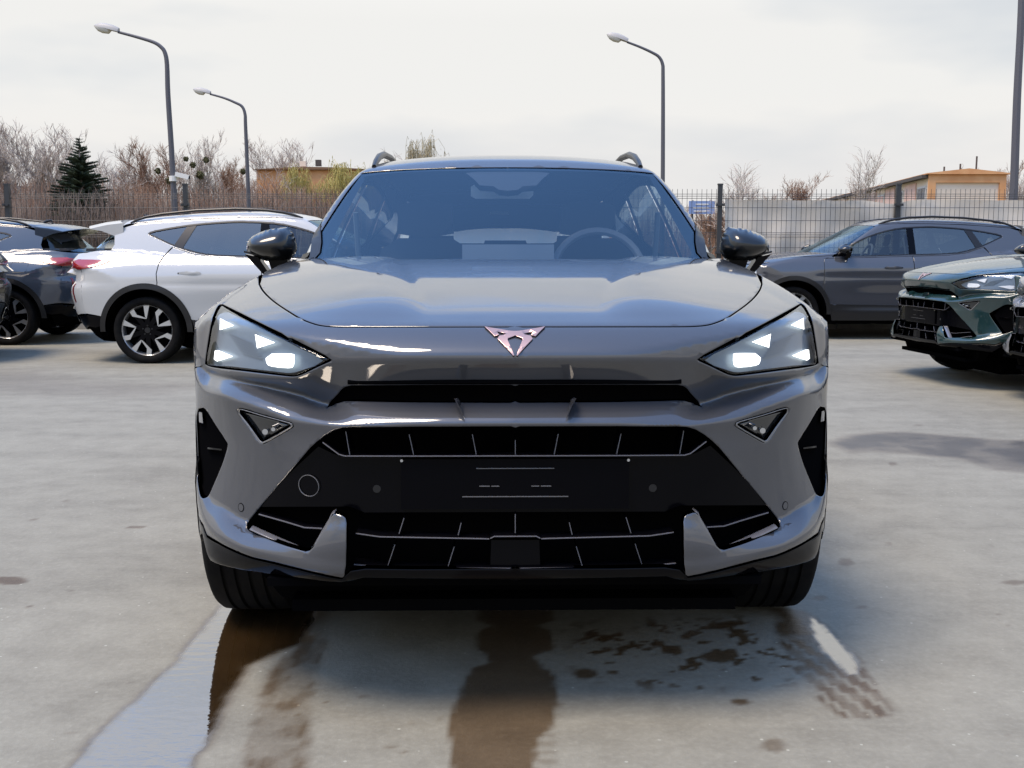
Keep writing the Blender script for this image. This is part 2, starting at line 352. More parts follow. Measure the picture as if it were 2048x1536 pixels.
def hit(uv, g=G, off=0.0):
    """photo offsets (u, v) -> points on the body"""
    uv = np.array(uv, float); D = ray(uv[:, 0], uv[:, 1]); D = D / np.linalg.norm(D, axis=1, keepdims=True)
    O = O_CAM + D * 2.0
    T, ok = cast(O, D, 6.0, off, g)
    if not ok.all():
        good = np.where(ok)[0]
        for i in np.where(~ok)[0]:
            j = good[np.argmin(np.abs(good - i))] if len(good) else 0; T[i] = T[j] if len(good) else 1
        print('hit: missed', uv[~ok][:4], len(uv))
    return O + D * T[:, None]
def side(yz, g=G, off=0.0, sgn=1):
    """(y, z) seen from the side -> points on the body at +x"""
    yz = np.array(yz, float); O = np.stack([np.full(len(yz), 1.3), yz[:, 0], yz[:, 1]], -1); D = np.tile([-1., 0, 0], (len(yz), 1))
    T, ok = cast(O, D, 1.3, off, g, .01)
    if not ok.all(): print('side: missed', yz[~ok][:4])
    T = np.where(ok, T, 1.2); return O + D * T[:, None]
def rear(xz, off=0.0, g=G):
    xz = np.array(xz, float); O = np.stack([xz[:, 0], np.full(len(xz), 5.0), xz[:, 1]], -1); D = np.tile([0, -1., 0], (len(xz), 1))
    T, ok = cast(O, D, 2.0, off, g, .01); T = np.where(ok, T, .6); return O + D * T[:, None]
def dens(p, s=.02):
    p = [np.array(q, float) for q in p]; out = []
    for a, b in zip(p[:-1], p[1:]):
        n = max(1, int(np.linalg.norm(b - a) / s))
        for k in range(n): out.append(a + (b - a) * k / n)
    out.append(p[-1]); return np.array(out)
def curve2(pts, n=6):
    """Catmull-Rom through 2D/3D points"""
    p = np.array(pts, float); q = np.vstack([2 * p[0] - p[1], p, 2 * p[-1] - p[-2]]); out = []
    for i in range(1, len(q) - 2):
        for k in range(n):
            t = k / n; out.append(0.5 * (2 * q[i] + (q[i + 1] - q[i - 1]) * t + (2 * q[i - 1] - 5 * q[i] + 4 * q[i + 1] - q[i + 2]) * t * t + (3 * q[i] - q[i - 1] - 3 * q[i + 1] + q[i + 2]) * t ** 3))
    out.append(p[-1]); return np.array(out)
def inpoly(pts, poly):
    x, y = pts[:, 0], pts[:, 1]; r = np.zeros(len(pts), bool); n = len(poly); j = n - 1
    for i in range(n):
        xi, yi = poly[i]; xj, yj = poly[j]
        if yi != yj:
            c = ((yi > y) != (yj > y)) & (x < (xj - xi) * (y - yi) / (yj - yi) + xi); r ^= c
        j = i
    return r
def segdist(pts, poly, closed=True):
    a = poly if closed else poly[:-1]; b = np.roll(poly, -1, 0) if closed else poly[1:]
    d = np.full(len(pts), 1e9)
    for p, q in zip(a, b):
        v = q - p; L = max(v @ v, 1e-12); t = np.clip(((pts - p) @ v) / L, 0, 1)
        d = np.minimum(d, np.linalg.norm(pts - p - t[:, None] * v, axis=1))
    return d
def area2(p): return 0.5 * np.sum(p[:, 0] * np.roll(p[:, 1], -1) - np.roll(p[:, 0], -1) * p[:, 1])
def panel(name, loop, d, m, parent=None, holes=(), sp=.03, seams=(), inset=.0022, flange=.014, off=0.0, mode='pair', g=G, edge=.0035, extra=()):
    """a sheet on the body, cut to a 3D loop seen along d. mode: pair (two objects), join (both halves in one), one"""
    d = np.array(d, float); d /= np.linalg.norm(d)
    e1 = np.cross(d, [0, 0, 1.0]); e1 = e1 / np.linalg.norm(e1) if np.linalg.norm(e1) > .1 else np.array([1.0, 0, 0]); e2 = np.cross(d, e1)
    to2 = lambda p: np.stack([np.array(p) @ e1, np.array(p) @ e2], -1)
    seam2 = [to2(s) for s in seams]
    V = []; E = []; FL = []; OUT = []; ring_polys = []
    off3 = 0
    for li, lp in enumerate([loop] + list(holes)):
        L = to2(lp); keep = np.r_[True, np.linalg.norm(np.diff(L, axis=0), axis=1) > 1e-5]; L = L[keep]
        if np.linalg.norm(L[0] - L[-1]) < 1e-5: L = L[:-1]
        if (area2(L) < 0) == (li == 0): L = L[::-1]
        out = []
        for a, b in zip(L, np.roll(L, -1, 0)):
            n = max(1, int(round(np.linalg.norm(b - a) / sp)))
            out += [a + (b - a) * k / n for k in range(n)]
        L = np.array(out); n = len(L)
        tan = np.roll(L, -1, 0) - L; tan /= np.maximum(np.linalg.norm(tan, axis=1, keepdims=True), 1e-9)
        nr = np.stack([-tan[:, 1], tan[:, 0]], -1); inn = nr + np.roll(nr, 1, 0); inn /= np.maximum(np.linalg.norm(inn, axis=1, keepdims=True), .3)   # points into the sheet
        p3x = L[:, 0] * e1[0] + L[:, 1] * e2[0] + 0
        fl = np.ones(n, bool)
        for s in seam2: fl &= segdist(L, s, False) > .0016
        if mode == 'join':
            xz = np.array(lp)
            ce = np.array([q for q in xz if abs(q[0]) < 1e-5])
            if len(ce):      # points on the centre line are seams
                if abs(d[0]) < 1e-6: fl &= np.abs(p3x) > 1e-4
        L = L + inn * (inset * fl)[:, None]
        base = len(V); V += list(L); FL += list(fl); OUT += list(-inn); E += [(base + i, base + (i + 1) % n) for i in range(n)]
        ring_polys.append((base, n, L, fl, inn))
    rv = []; re_ = []
    for base, n, L, fl, inn in ring_polys:
        if edge <= 0: continue
        q = L + inn * edge
        for i in range(n):
            if fl[i]: rv.append(q[i])
    polys = [r[2] for r in ring_polys]
    lo = polys[0].min(0); hi = polys[0].max(0)
    gx = np.arange(lo[0] + sp / 2, hi[0], sp); gy = np.arange(lo[1] + sp / 2, hi[1], sp * .87)
    XX, YY = np.meshgrid(gx, gy); XX = XX + (np.arange(len(gy)) % 2)[:, None] * sp / 2
    gp = np.stack([XX.ravel(), YY.ravel()], -1)
    ins = inpoly(gp, polys[0])
    for h in polys[1:]: ins &= ~inpoly(gp, h)
    gp = gp[ins]
    if len(gp):
        dd = np.min([segdist(gp, h) for h in polys], 0); gp = gp[dd > sp * .45]
    nb = len(V)
    if len(rv):
        rv = np.array(rv); ok = inpoly(rv, polys[0])
        for h in polys[1:]: ok &= ~inpoly(rv, h)
        rv = rv[ok]
    V2 = list(V) + list(rv) + list(gp)
    for ex in extra:                                   # crease lines
        q = to2(ex); b0 = len(V2); V2 += list(q); E += [(b0 + i, b0 + i + 1) for i in range(len(q) - 1)]
    vo, eo, fo, ov, oe, of = delaunay_2d_cdt([Vector(v) for v in V2], E, [], 0, 1e-6)
    vo = np.array([(v.x, v.y) for v in vo]); fo = np.array([f for f in fo])
    c = vo[fo].mean(1); k = inpoly(c, polys[0])
    for h in polys[1:]: k &= ~inpoly(c, h)
    fo = fo[k]
    src = np.array([min(o) if len(o) else -1 for o in ov])
    isb = (src >= 0) & (src < nb)
    FLn = np.zeros(len(vo), bool); OU = np.zeros((len(vo), 2))
    FLn[isb] = np.array(FL)[src[isb]]; OU[isb] = np.array(OUT)[src[isb]]
    t_in = (np.array(loop) @ d).min() - .4; t_out = (np.array(loop) @ d).max() + .5
    O = vo[:, :1] * e1 + vo[:, 1:] * e2 + d * t_in
    T, ok = cast(O, np.tile(d, (len(vo), 1)), t_out - t_in, off, g, .01)
    if not ok.all():
        bad = np.where(~ok)[0]; good = np.where(ok)[0]
        if len(good) == 0: print('panel', name, 'all missed'); return []
        for i in bad: T[i] = T[good[np.argmin(np.sum((vo[good] - vo[i]) ** 2, 1))]]
        if len(bad) > 3: print('panel', name, 'missed', len(bad), 'of', len(vo))
    p = O + d * T[:, None]; nrm = grad(p, g); out3 = OU[:, :1] * e1 + OU[:, 1:] * e2
    p0 = p.copy(); nb_ = nrm.copy()
    nb_[FLn] = nrm[FLn] + out3[FLn] * (.9 if edge > 0 else 0); nb_ /= np.linalg.norm(nb_, axis=1, keepdims=True)
    if edge > 0: p = p - nrm * (FLn * .0012)[:, None]
    verts = p; norms = nb_
    faces = [tuple(f) for f in fo]
    a_, b_, c_ = p[fo[:, 0]], p[fo[:, 1]], p[fo[:, 2]]
    fn = np.cross(b_ - a_, c_ - a_); flip = np.sum(fn * nrm[fo[:, 0]], 1) < 0
    faces = [f[::-1] if fl else f for f, fl in zip(faces, flip)]
    if flange > 0:
        mp_ = {int(s): i for i, s in enumerate(src) if isb[i]}
        ids = {}; v2 = []; n2_ = []
        def gid(i):
            if i not in ids:
                ids[i] = len(verts) + len(v2); v2.append(p[i]); v2.append(p[i] + d * flange); n2_.append(out3[i]); n2_.append(out3[i])
            return ids[i]
        for base, n, L, fl, inn in ring_polys:
            for i in range(n):
                j = (i + 1) % n
                if (fl[i] or fl[j]) and base + i in mp_ and base + j in mp_:
                    A = gid(mp_[base + i]); B = gid(mp_[base + j]); faces.append((A, A + 1, B + 1, B))
        if v2: verts = np.vstack([verts, v2]); norms = np.vstack([norms, n2_])
    res = []
    def mk(vv, ff, nn):
        me = bpy.data.meshes.new(name); me.from_pydata([tuple(q) for q in vv], [], [tuple(int(i) for i in f) for f in ff]); me.materials.append(m)
        me.shade_smooth(); me.normals_split_custom_set_from_vertices([tuple(q) for q in nn])
        return lk(bpy.data.objects.new(name, me), parent)
    mir = np.array([-1, 1, 1.0])
    if mode == 'one': res.append(mk(verts, faces, norms))
    elif mode == 'pair':
        res.append(mk(verts, faces, norms)); res.append(mk(verts * mir, [f[::-1] for f in faces], norms * mir))
    else:
        k = len(verts)
        res.append(mk(np.vstack([verts, verts * mir]), faces + [tuple(i + k for i in f[::-1]) for f in faces], np.vstack([norms, norms * mir])))
    return res
# ------------------------------------------------------------------ car parts
def xyz(x, y, g=G):          # from above
    p = np.stack([np.asarray(x, float), np.asarray(y, float), np.full(len(x), 2.0)], -1)
    T, ok = cast(p, np.tile([0, 0, -1.], (len(p), 1)), 2.0, 0, g, .01); T = np.where(ok, T, 1.0); p[:, 2] -= T; return p
def Q(u, v, dy=0.0):
    """photo offset -> point set dy behind the nose's plan curve"""
    y = .05
    for _ in range(12):
        p = P(u, v, y); y = float(plan(min(abs(p[0]), .9))) + dy
    return Vector(P(u, v, y))
def raysheet(name, poly, delta, m, parents, thick=.008, sp=12, g=None, dv=0):
    pl = np.array(poly, float); L = []
    for a, b in zip(pl, np.roll(pl, -1, 0)):
        n = max(1, int(np.linalg.norm(b - a) / sp)); L += [a + (b - a) * k / n for k in range(n)]
    L = np.array(L); n = len(L); lo, hi = L.min(0), L.max(0)
    X, Y = np.meshgrid(np.arange(lo[0] + sp / 2, hi[0], sp), np.arange(lo[1] + sp / 2, hi[1], sp)); gp = np.stack([X.ravel(), Y.ravel()], -1)
    gp = gp[inpoly(gp, L)] if len(gp) else gp
    if len(gp): gp = gp[segdist(gp, L) > sp * .4]
    vo, eo, fo, ov, oe, of = delaunay_2d_cdt([Vector(v) for v in list(L) + list(gp)], [(i, (i + 1) % n) for i in range(n)], [], 0, 1e-6)
    va = np.array([(v.x, v.y) for v in vo]); fo = [tuple(f) for f in fo]; k = inpoly(va[np.array(fo)].mean(1), L); fo = [f for f, q in zip(fo, k) if q]
    D = ray(va[:, 0], va[:, 1]); D /= np.linalg.norm(D, axis=1, keepdims=True)
    A0 = hit(va, g or G) + D * delta; B0 = A0 + D * thick
    src = {min(o): i for i, o in enumerate(ov) if len(o)}; out = []
    for s, par in zip((1, -1), parents):
        N = len(A0); M = np.array([s, 1, 1]); mb = MB()
        mb.add(list(A0 * M) + list(B0 * M), fo + [tuple(i + N for i in f[::-1]) for f in fo] + [(src[i], src[(i + 1) % n], src[(i + 1) % n] + N, src[i] + N) for i in range(n) if i in src and (i + 1) % n in src])
        out.append(fixn(mb.build(name, m, par, smooth=True, angle=30)))
    return out
def orient(o, d):
    """make a thin part's faces consistent"""
    return fixn(o)
def qsheet(name, poly, dy, m, parent, thick=.006, both=True, sp=14, dys=None):
    pl = np.array(poly, float); L = []
    for a, b in zip(pl, np.roll(pl, -1, 0)):
        n = max(1, int(np.linalg.norm(b - a) / sp)); L += [a + (b - a) * k / n for k in range(n)]
    L = np.array(L); n = len(L); lo, hi = L.min(0), L.max(0)
    X, Y = np.meshgrid(np.arange(lo[0] + sp / 2, hi[0], sp), np.arange(lo[1] + sp / 2, hi[1], sp)); gp = np.stack([X.ravel(), Y.ravel()], -1)
    gp = gp[inpoly(gp, L)] if len(gp) else gp
    if len(gp): gp = gp[segdist(gp, L) > sp * .4]
    V2 = list(L) + list(gp)
    vo, eo, fo, ov, oe, of = delaunay_2d_cdt([Vector(v) for v in V2], [(i, (i + 1) % n) for i in range(n)], [], 0, 1e-6)
    va = np.array([(v.x, v.y) for v in vo]); fo = [f for f in fo]; c = va[np.array(fo)].mean(1); k = inpoly(c, L); fo = [tuple(f) for f, q in zip(fo, k) if q]
    f3 = [Q(v[0], v[1], dy if dys is None else dys(v[0], v[1])) for v in va]
    out = []
    for s in ((1, -1) if both else (1,)):
        mb = MB(); N = len(f3); A = [Vector((p.x * s, p.y, p.z)) for p in f3]; B = [p + Vector((0, thick, 0)) for p in A]
        src = {min(o): i for i, o in enumerate(ov) if len(o)}
        fs = fo + [tuple(i + N for i in f[::-1]) for f in fo] + [(src[i], src[(i + 1) % n], src[(i + 1) % n] + N, src[i] + N) for i in range(n) if i in src and (i + 1) % n in src]
        mb.add(A + B, fs); out.append(fixn(mb.build(name, m, parent, smooth=True, angle=30)))
    return out
def qbar(name, pts, dy, m, parent, h=3.0, depth=.02, both=True, taper=None):
    """a thin moulding along a photo polyline; h in photo pixels"""
    pts = dens(pts, 25); out = []
    for s in ((1, -1) if both else (1,)):
        ring = []
        for i, q in enumerate(pts):
            a = pts[max(0, i - 1)]; b = pts[min(len(pts) - 1, i + 1)]; t = (b - a) / max(np.linalg.norm(b - a), 1e-6); nn = np.array([-t[1], t[0]]) * h / 2
            A = Q(q[0] + nn[0], q[1] + nn[1], dy); B = Q(q[0] - nn[0], q[1] - nn[1], dy)
            r = [A + Vector((0, depth, 0)), A + Vector((0, .0015, 0)), A * .75 + B * .25 - Vector((0, .001, 0)), A * .25 + B * .75 - Vector((0, .001, 0)), B + Vector((0, .0015, 0)), B + Vector((0, depth, 0))]
            ring.append([Vector((p.x * s, p.y, p.z)) for p in r])
        mb = MB(); n = 6; vs = [p for r in ring for p in r]
        fs = [(i * n + k, i * n + (k + 1) % n, (i + 1) * n + (k + 1) % n, (i + 1) * n + k) for i in range(len(ring) - 1) for k in range(n)] + [tuple(range(n)), tuple((len(ring) - 1) * n + k for k in range(n))]
        mb.add(vs, fs); o_ = mb.build(name, m, parent, smooth=True, angle=50)
        if m is M_SLAT:
            o_.data.materials.append(M_MATB)
            if len(o_.data.polygons) == len(fs):
                for i_, pg in enumerate(o_.data.polygons): pg.material_index = 0 if (i_ % 6 in (1, 2, 3) and i_ < len(fs) - 2) else 1
        out.append(fixn(o_))
    return out
def inflate(name, outline, to3, m, parent, front=.05, back=.05, p=.5, sp=.01, ndir=(0, -1, 0)):
    """a rounded body from an outline; to3 maps outline points to 3D, the skin bulges along ndir"""
    L = []
    pl = np.array(outline, float)
    for a, b in zip(pl, np.roll(pl, -1, 0)):
        n = max(1, int(np.linalg.norm(b - a) / sp)); L += [a + (b - a) * k / n for k in range(n)]
    L = np.array(L); n = len(L); lo, hi = L.min(0), L.max(0)
    X, Y = np.meshgrid(np.arange(lo[0], hi[0], sp), np.arange(lo[1], hi[1], sp)); gp = np.stack([X.ravel(), Y.ravel()], -1)
    gp = gp[inpoly(gp, L)]; gp = gp[segdist(gp, L) > sp * .5]
    vo, eo, fo, ov, oe, of = delaunay_2d_cdt([Vector(v) for v in list(L) + list(gp)], [(i, (i + 1) % n) for i in range(n)], [], 0, 1e-7)
    va = np.array([(v.x, v.y) for v in vo]); fa = np.array([f for f in fo]); fa = fa[inpoly(va[fa].mean(1), L)]
    dd = segdist(va, L); dm = dd.max(); r = np.clip(dd / dm, 0, 1); hgt = (1 - (1 - r) ** 2) ** p
    # smooth the height over the mesh so that the ridge lines go soft
    nb = [set() for _ in va]
    for f in fa:
        for i in range(3): nb[f[i]].add(f[(i + 1) % 3]); nb[f[(i + 1) % 3]].add(f[i])
    for _ in range(14): hgt = np.array([hgt[i] if dd[i] < 1e-6 else .5 * hgt[i] + .5 * np.mean([hgt[j] for j in nb[i]]) for i in range(len(va))])
    nd = Vector(ndir); A = [Vector(to3(*v)) + nd * (front * h) for v, h in zip(va, hgt)]; B = [Vector(to3(*v)) - nd * (back * h) for v, h in zip(va, hgt)]
    bd = dd < 1e-6; idx = [i if bd[i] else i + len(A) for i in range(len(A))]
    mb = MB(); mb.add(A + B, [tuple(f) for f in fa] + [tuple(idx[i] for i in f[::-1]) for f in fa])
    o = mb.build(name, m, parent, smooth=True, angle=60); return fixn(o)
M_CHIN = mat('chin_black', (0.002, 0.002, 0.003), 0.12, spec=0.10, coat=0.06)
AX_F, AX_R, AXZ, RT = .87, 3.55, .335, .335
def arch(cy, r, a0, a1, n=24, cz=AXZ): return [(cy + r * math.cos(R(a)), cz + r * math.sin(R(a))) for a in np.linspace(a0, a1, n)]

def make_car():
    car = empty('parked_car')
    # -- curves shared by neighbouring panels
    shut_uv = curve2([(0, 653), (120, 653), (240, 653), (330, 653), (361, 652.3), (382, 650.5), (400, 646.5), (425, 636.5), (450, 621), (472, 605.5), (488, 591), (498, 578), (502.5, 567)], 4)
    shut = hit(shut_uv); shut[0, 0] = 0
    J1 = int(np.argmin(np.abs(shut_uv[:, 0] - 425)))
    back = xyz([.812, .806, .80, .785, .74, .66, .55, .40, .2, 0], [1.12, 1.25, 1.36, 1.42, 1.46, 1.425, 1.345, 1.255, 1.18, 1.16], GB)
    hood_loop = np.vstack([shut, back])
    for i in range(len(hood_loop)):
        if abs(hood_loop[i, 0]) < 2e-3: hood_loop[i, 0] = 0
    yy = np.arange(.30, 1.16, .03); xc = np.interp(yy, [.12, .3, 1.2], [.215, .225, .375])
    crease = xyz(xc, yy, GB)
    hood = panel('hood', hood_loop, (0, .25, -1), P_GREY, car, sp=.022, mode='join', g=GB, extra=[crease])[0]
    lamp_top = hit([(u, 719.5 - (u - 365) * .5208) for u in np.linspace(365, 581, 16)])
    JT = 6; lamp_out = hit(curve2([(581, 607), (587, 612), (594, 625), (601, 644), (608, 684), (614, 727)], 4))
    lamp_bot = hit(curve2([(614, 727), (595, 733), (530, 741), (470, 748.5), (449, 751), (438, 751), (424, 747), (395, 733), (365, 719.5)], 5))
    crest = hit([(u, np.interp(u, [0, 200, 330, 365], [720, 720, 719.6, 719.5])) for u in np.linspace(0, 365, 30)]); crest[0, 0] = 0
    jseam = np.vstack([shut[J1:J1 + 1], lamp_top[JT:JT + 1]])
    jseam = hit([(shut_uv[J1][0] * (1 - t) + t * (365 + 216 * JT / 15), shut_uv[J1][1] * (1 - t) + t * (719.5 - 216 * JT / 15 * .5208)) for t in np.linspace(0, 1, 8)])
    jseam[0] = shut[J1]; jseam[-1] = lamp_top[JT]
    nose_loop = np.vstack([shut[:J1 + 1], jseam[1:], lamp_top[:JT][::-1], crest[::-1][1:]])
    cl = hit([(u, 716.2) for u in np.linspace(2, 355, 30)])
    panel('nose_panel', nose_loop, (0, .8, -.6), P_GREY, car, sp=.016, mode='join', seams=[jseam, crest], extra=[cl])
    # side seam of the bumper
    p0 = lamp_bot[0]
    bs = side([(.47, .80), (.472, .72), (.472, .62), (.47, .525)] + [(AX_F - math.sqrt(.44 ** 2 - (z - AXZ) ** 2), z) for z in (.50, .47, .44, .40)])
    bs[:, 1] = bs[:, 1]
    bseam = np.vstack([p0[None], bs[:4]])
    low = hit([(628, 1057), (612, 1069), (590, 1083), (560, 1099), (522, 1114.5), (480, 1124), (430, 1137), (390, 1147), (345, 1156)])
    inner_uv = [(340, 1152), (337, 1130), (336, 1090), (335.5, 1045), (338, 1034), (344, 1029), (356, 1025), (363, 1025), (369, 1031), (388, 1063), (405, 1092), (411, 1098), (419, 1100), (440, 1093.5), (490, 1074), (527, 1057.5), (532, 1052), (531.5, 1045), (505, 1012), (457, 955), (409, 897), (395, 884), (380, 872.5), (362, 862), (345, 856.5), (325, 855), (200, 855), (0, 855)]
    inner = hit(inner_uv); inner[-1, 0] = 0
    slot_uv = [(0, 803), (135, 802.3), (250, 801), (316, 799.5), (340, 800), (356, 804), (374, 813), (364, 802), (352, 789), (345, 780), (338, 775), (326, 772.3), (200, 772), (0, 772)]
    slot = hit(slot_uv); slot[0, 0] = 0; slot[-1, 0] = 0
    bumper_loop = np.vstack([crest, lamp_bot[::-1][1:], bs, low, inner, slot])
    vent_uv = curve2([(627, 818), (622, 816.5), (614, 819), (595, 850), (576, 880), (572.5, 892), (584, 930), (606, 982), (612, 990.5), (620, 992), (625, 984), (629, 955), (631, 910), (631, 860), (629.5, 830)], 3)
    vent = hit(vent_uv)
    fog_uv = curve2([(549, 819), (542, 818), (500, 831), (452, 844.5), (445, 849), (448, 855), (496, 882.5), (504, 884), (511, 879), (530, 852), (549, 826)], 3)
    fog = hit(fog_uv)
    cl2 = hit([(u, 723.5) for u in np.linspace(2, 352, 30)])
    val1 = hit([(u, np.interp(u, [382, 425, 522, 577, 605], [809, 787, 764, 752, 746])) for u in np.linspace(382, 605, 26)]); val2 = hit([(u, np.interp(u, [382, 425, 522, 577, 605], [816, 794, 771, 759, 753])) for u in np.linspace(382, 605, 26)])
    crown = hit([(u, np.interp(u, [0, 200, 342, 393, 445, 490, 538, 587, 612], [846, 848, 851, 841, 838, 818, 802, 786, 781])) for u in np.linspace(5, 610, 44)])
    bump = panel('front_bumper', bumper_loop, (0, 1, 0), P_GREY, car, holes=[vent, fog], sp=.0105, mode='join', seams=[crest, bseam], extra=[cl2, val1, val2], flange=.03)[0]
    # fins on the crown
    for s in (1, -1):
        a = [Q(123, 797, .03), Q(116, 795, .05), Q(111, 800, .04)]; tip = Q(101, 839, -.012)
        mb = MB(); mb.add([Vector((p.x * s, p.y, p.z)) for p in a + [tip, Q(117, 803, -.004), Q(109, 812, .06)]], [(0, 4, 3), (0, 1, 4), (1, 2, 4), (4, 2, 3), (2, 1, 5), (0, 3, 5), (2, 5, 3), (1, 0, 5)])
        fixn(mb.build('crown_fin', P_GREY, car))
    # front wing (fender)
    door_f = [(1.25, .97), (1.25, .90), (1.245, .80), (1.24, .70), (1.255, .60), (1.275, .52), (1.285, .47)]
    ds = side(door_f)
    a_base = side([(1.235, 1.045)])
    top_f = xyz([.812, .806, .80, .79], [1.12, 1.22, 1.30, 1.36], GB)
    ar = side(arch(AX_F, .44, 18, 155.2, 30))
    fl_loop = np.vstack([jseam[::-1], shut[J1 + 1:], back[:3], side([(1.34, 1.035), (1.26, 1.02)]), ds, ar[:-1], bs[3:4], bseam[::-1][1:], lamp_out[::-1], lamp_top[::-1][:15 - JT][1:]])
    # walk: J2 -> J1 -> shut line -> door edge -> arch -> bumper seam -> lamp
    panel('front_wing', fl_loop, (-.72, .28, -.63), P_GREY, car, sp=.02, seams=[jseam, bseam], flange=.016)
    # doors, quarter
    belt = [(1.26, 1.022), (1.45, 1.026), (1.63, 1.03), (2.0, 1.038), (2.34, 1.048), (2.385, 1.049), (2.83, 1.06), (3.08, 1.092), (3.315, 1.165)]
    def bz(y): return float(np.interp(y, [b[0] for b in belt], [b[1] for b in belt]))
    sidebase = lambda y: np.interp(y, [1.28, 2.38, 3.05], [.445, .43, .435])
    fd = [(1.255, bz(1.26))] + [(y, bz(y)) for y in np.linspace(1.4, 2.378, 8)] + [(2.378, .80), (2.36, .43), (1.285, .445)] + door_f[::-1][1:]
    fdoors = panel('front_door', side(fd), (-1, 0, -.2), P_GREY, car, sp=.045)
    rd = [(2.382, bz(2.38))] + [(y, bz(y)) for y in (2.6, 2.83, 3.08, 3.30)] + [(3.36, 1.10), (3.41, 1.0), (3.425, .90), (3.415, .815)] + arch(AX_R, .44, 107.5, 165.5, 14) + [(3.05, .435), (2.365, .43), (2.382, .80)]
    rdoors = panel('rear_door', side(rd), (-1, 0, -.2), P_GREY, car, sp=.045)
    cseam_yz = [(3.315, 1.163), (3.5, 1.15), (3.8, 1.125), (4.05, 1.115), (4.20, 1.105)]
    cseam = side(dens(cseam_yz, .06))
    tseam = side(dens([(4.20, 1.105), (4.2, 1.0), (4.2, .9), (4.2, .8), (4.2, .7), (4.2, .6), (4.19, .5)], .05))
    rqx = [(3.315, 1.163), (3.365, 1.10), (3.413, 1.0), (3.429, .90), (3.419, .815)]
    ql = np.vstack([cseam, tseam[1:], side([(4.0, .475)] + arch(AX_R, .44, 18.5, 107, 22)), side(rqx[::-1])])
    quarter = panel('rear_quarter_panel', ql, (-.92, 0, -.38), P_GREY, car, sp=.03, seams=[cseam, tseam])
    # tail
    tl = rear([(x, 1.098) for x in np.linspace(0, .66, 8)]); tl[0, 0] = 0
    tb = rear([(x, z) for x, z in ((.72, .48), (.55, .50), (.42, .56), (.25, .58), (0, .58))]); tb[-1, 0] = 0
    panel('tail_panel', np.vstack([tl, tseam, tb]), (0, -1, 0), P_GREY, car, sp=.03, mode='join', seams=[tseam])
    # upper body: pillars and cant rail
    DLO = [(1.36, 1.043), (1.63, 1.045), (2.0, 1.053), (2.34, 1.063), (2.83, 1.076), (3.06, 1.106), (3.30, 1.178), (3.50, 1.262), (3.575, 1.298), (3.50, 1.332), (3.18, 1.385), (2.90, 1.413), (2.63, 1.425), (2.30, 1.410), (2.10, 1.375), (1.90, 1.318), (1.70, 1.235), (1.52, 1.145), (1.40, 1.075)]
    wz = np.linspace(1.06, 1.425, 22); wxe = []
    for z in wz:
        x = .7
        for _ in range(40): x = .5 * x + .5 * float(WGG(np.array([WSy(x, z)]), np.array([z]))[0])
        wxe.append(x)
    wxe = np.array(wxe)
    def wedge(dx, zz=None):
        q = np.stack([wxe - dx, WSy(wxe - dx, wz), wz], -1); return q
    ws_edge = wedge(.028)
    for q in (ws_edge[2], ws_edge[-1]): 
        dd = q - O_CAM; fw = dd[1] * math.cos(TILT) - dd[2] * math.sin(TILT); upc = dd[1] * math.sin(TILT) + dd[2] * math.cos(TILT); print('pillar edge u v', dd[0] / fw * FPX, 768 - upc / fw * FPX)
    roof_e = xyz([.592, .597, .60, .598, .588, .565, .53, .50], [2.02, 2.2, 2.5, 2.9, 3.3, 3.7, 4.0, 4.12])
    rg_e = rear([(.545, 1.355), (.60, 1.28), (.645, 1.19), (.67, 1.12)], g=GH)
    frame_loop = np.vstack([ws_edge, roof_e[:-1], rg_e, cseam[::-1], side([(y, bz(y)) for y in (3.2, 3.08, 2.83, 2.6, 2.385, 2.0, 1.63, 1.45, 1.30)])])
    panel('side_frame', frame_loop, (-.86, 0, -.51), P_GREY, car, holes=[side(curve2(DLO + [DLO[0]], 2)[:-1])], sp=.02, seams=[cseam], g=G, flange=.008)
    hd = hit(curve2([(0, 334.5), (100, 335.5), (200, 339), (262, 343), (297, 346.5)], 4)); hd[0, 0] = 0
    re = xyz([.47, .3, 0], [4.10, 4.13, 4.14]); re[-1, 0] = 0
    panel('roof', np.vstack([hd, roof_e, re]), (0, 0, -1), P_GREY, car, sp=.035, mode='join')
    # spoiler
    def spz(x): return -.03 * (x / .55) ** 2
    pr = [(3.96, 1.452), (4.12, 1.434), (4.285, 1.398), (4.29, 1.391), (4.18, 1.383), (4.04, 1.372), (3.96, 1.38)]
    mb = MB(); xs = np.linspace(-.60, .60, 17); n = len(pr)
    for x in xs: mb.v += [(x, y - .10 * (x / .6) ** 4 - .02 * (x / .6) ** 2, z + spz(x) - .01 * (x / .6) ** 6) for y, z in [(y_, z_ - (.055 * sstep(.46, .56, abs(x)) if k_ in (5, 6) else .012 * sstep(.46, .56, abs(x)) if k_ == 4 else 0)) for k_, (y_, z_) in enumerate(pr)]]; mb.n += n
    mb.f += [(i * n + k, i * n + (k + 1) % n, (i + 1) * n + (k + 1) % n, (i + 1) * n + k) for i in range(len(xs) - 1) for k in range(n)] + [tuple(range(n)), tuple((len(xs) - 1) * n + k for k in range(n))]
    fixn(mb.build('spoiler', P_GREY, car, smooth=True, angle=30))
    # glass
    gl_side = np.array(ws_edge) * 1.0
    wl_ = hit([(0, 530), (150, 529), (280, 528), (360, 526), (395, 523)], GW); wl_[0, 0] = 0
    wt_ = hit([(296, 347.8), (262, 344), (200, 340), (100, 336.7), (0, 335.7)], GW); wt_[-1, 0] = 0
    ws2 = wedge(.031)[1:]
    wloop = np.vstack([wl_, ws2, wt_])
    wind = panel('windscreen', wloop, (0, .75, -.66), G_WIND, car, sp=.03, mode='join', g=GW, off=-.002, flange=0, edge=0)[0]
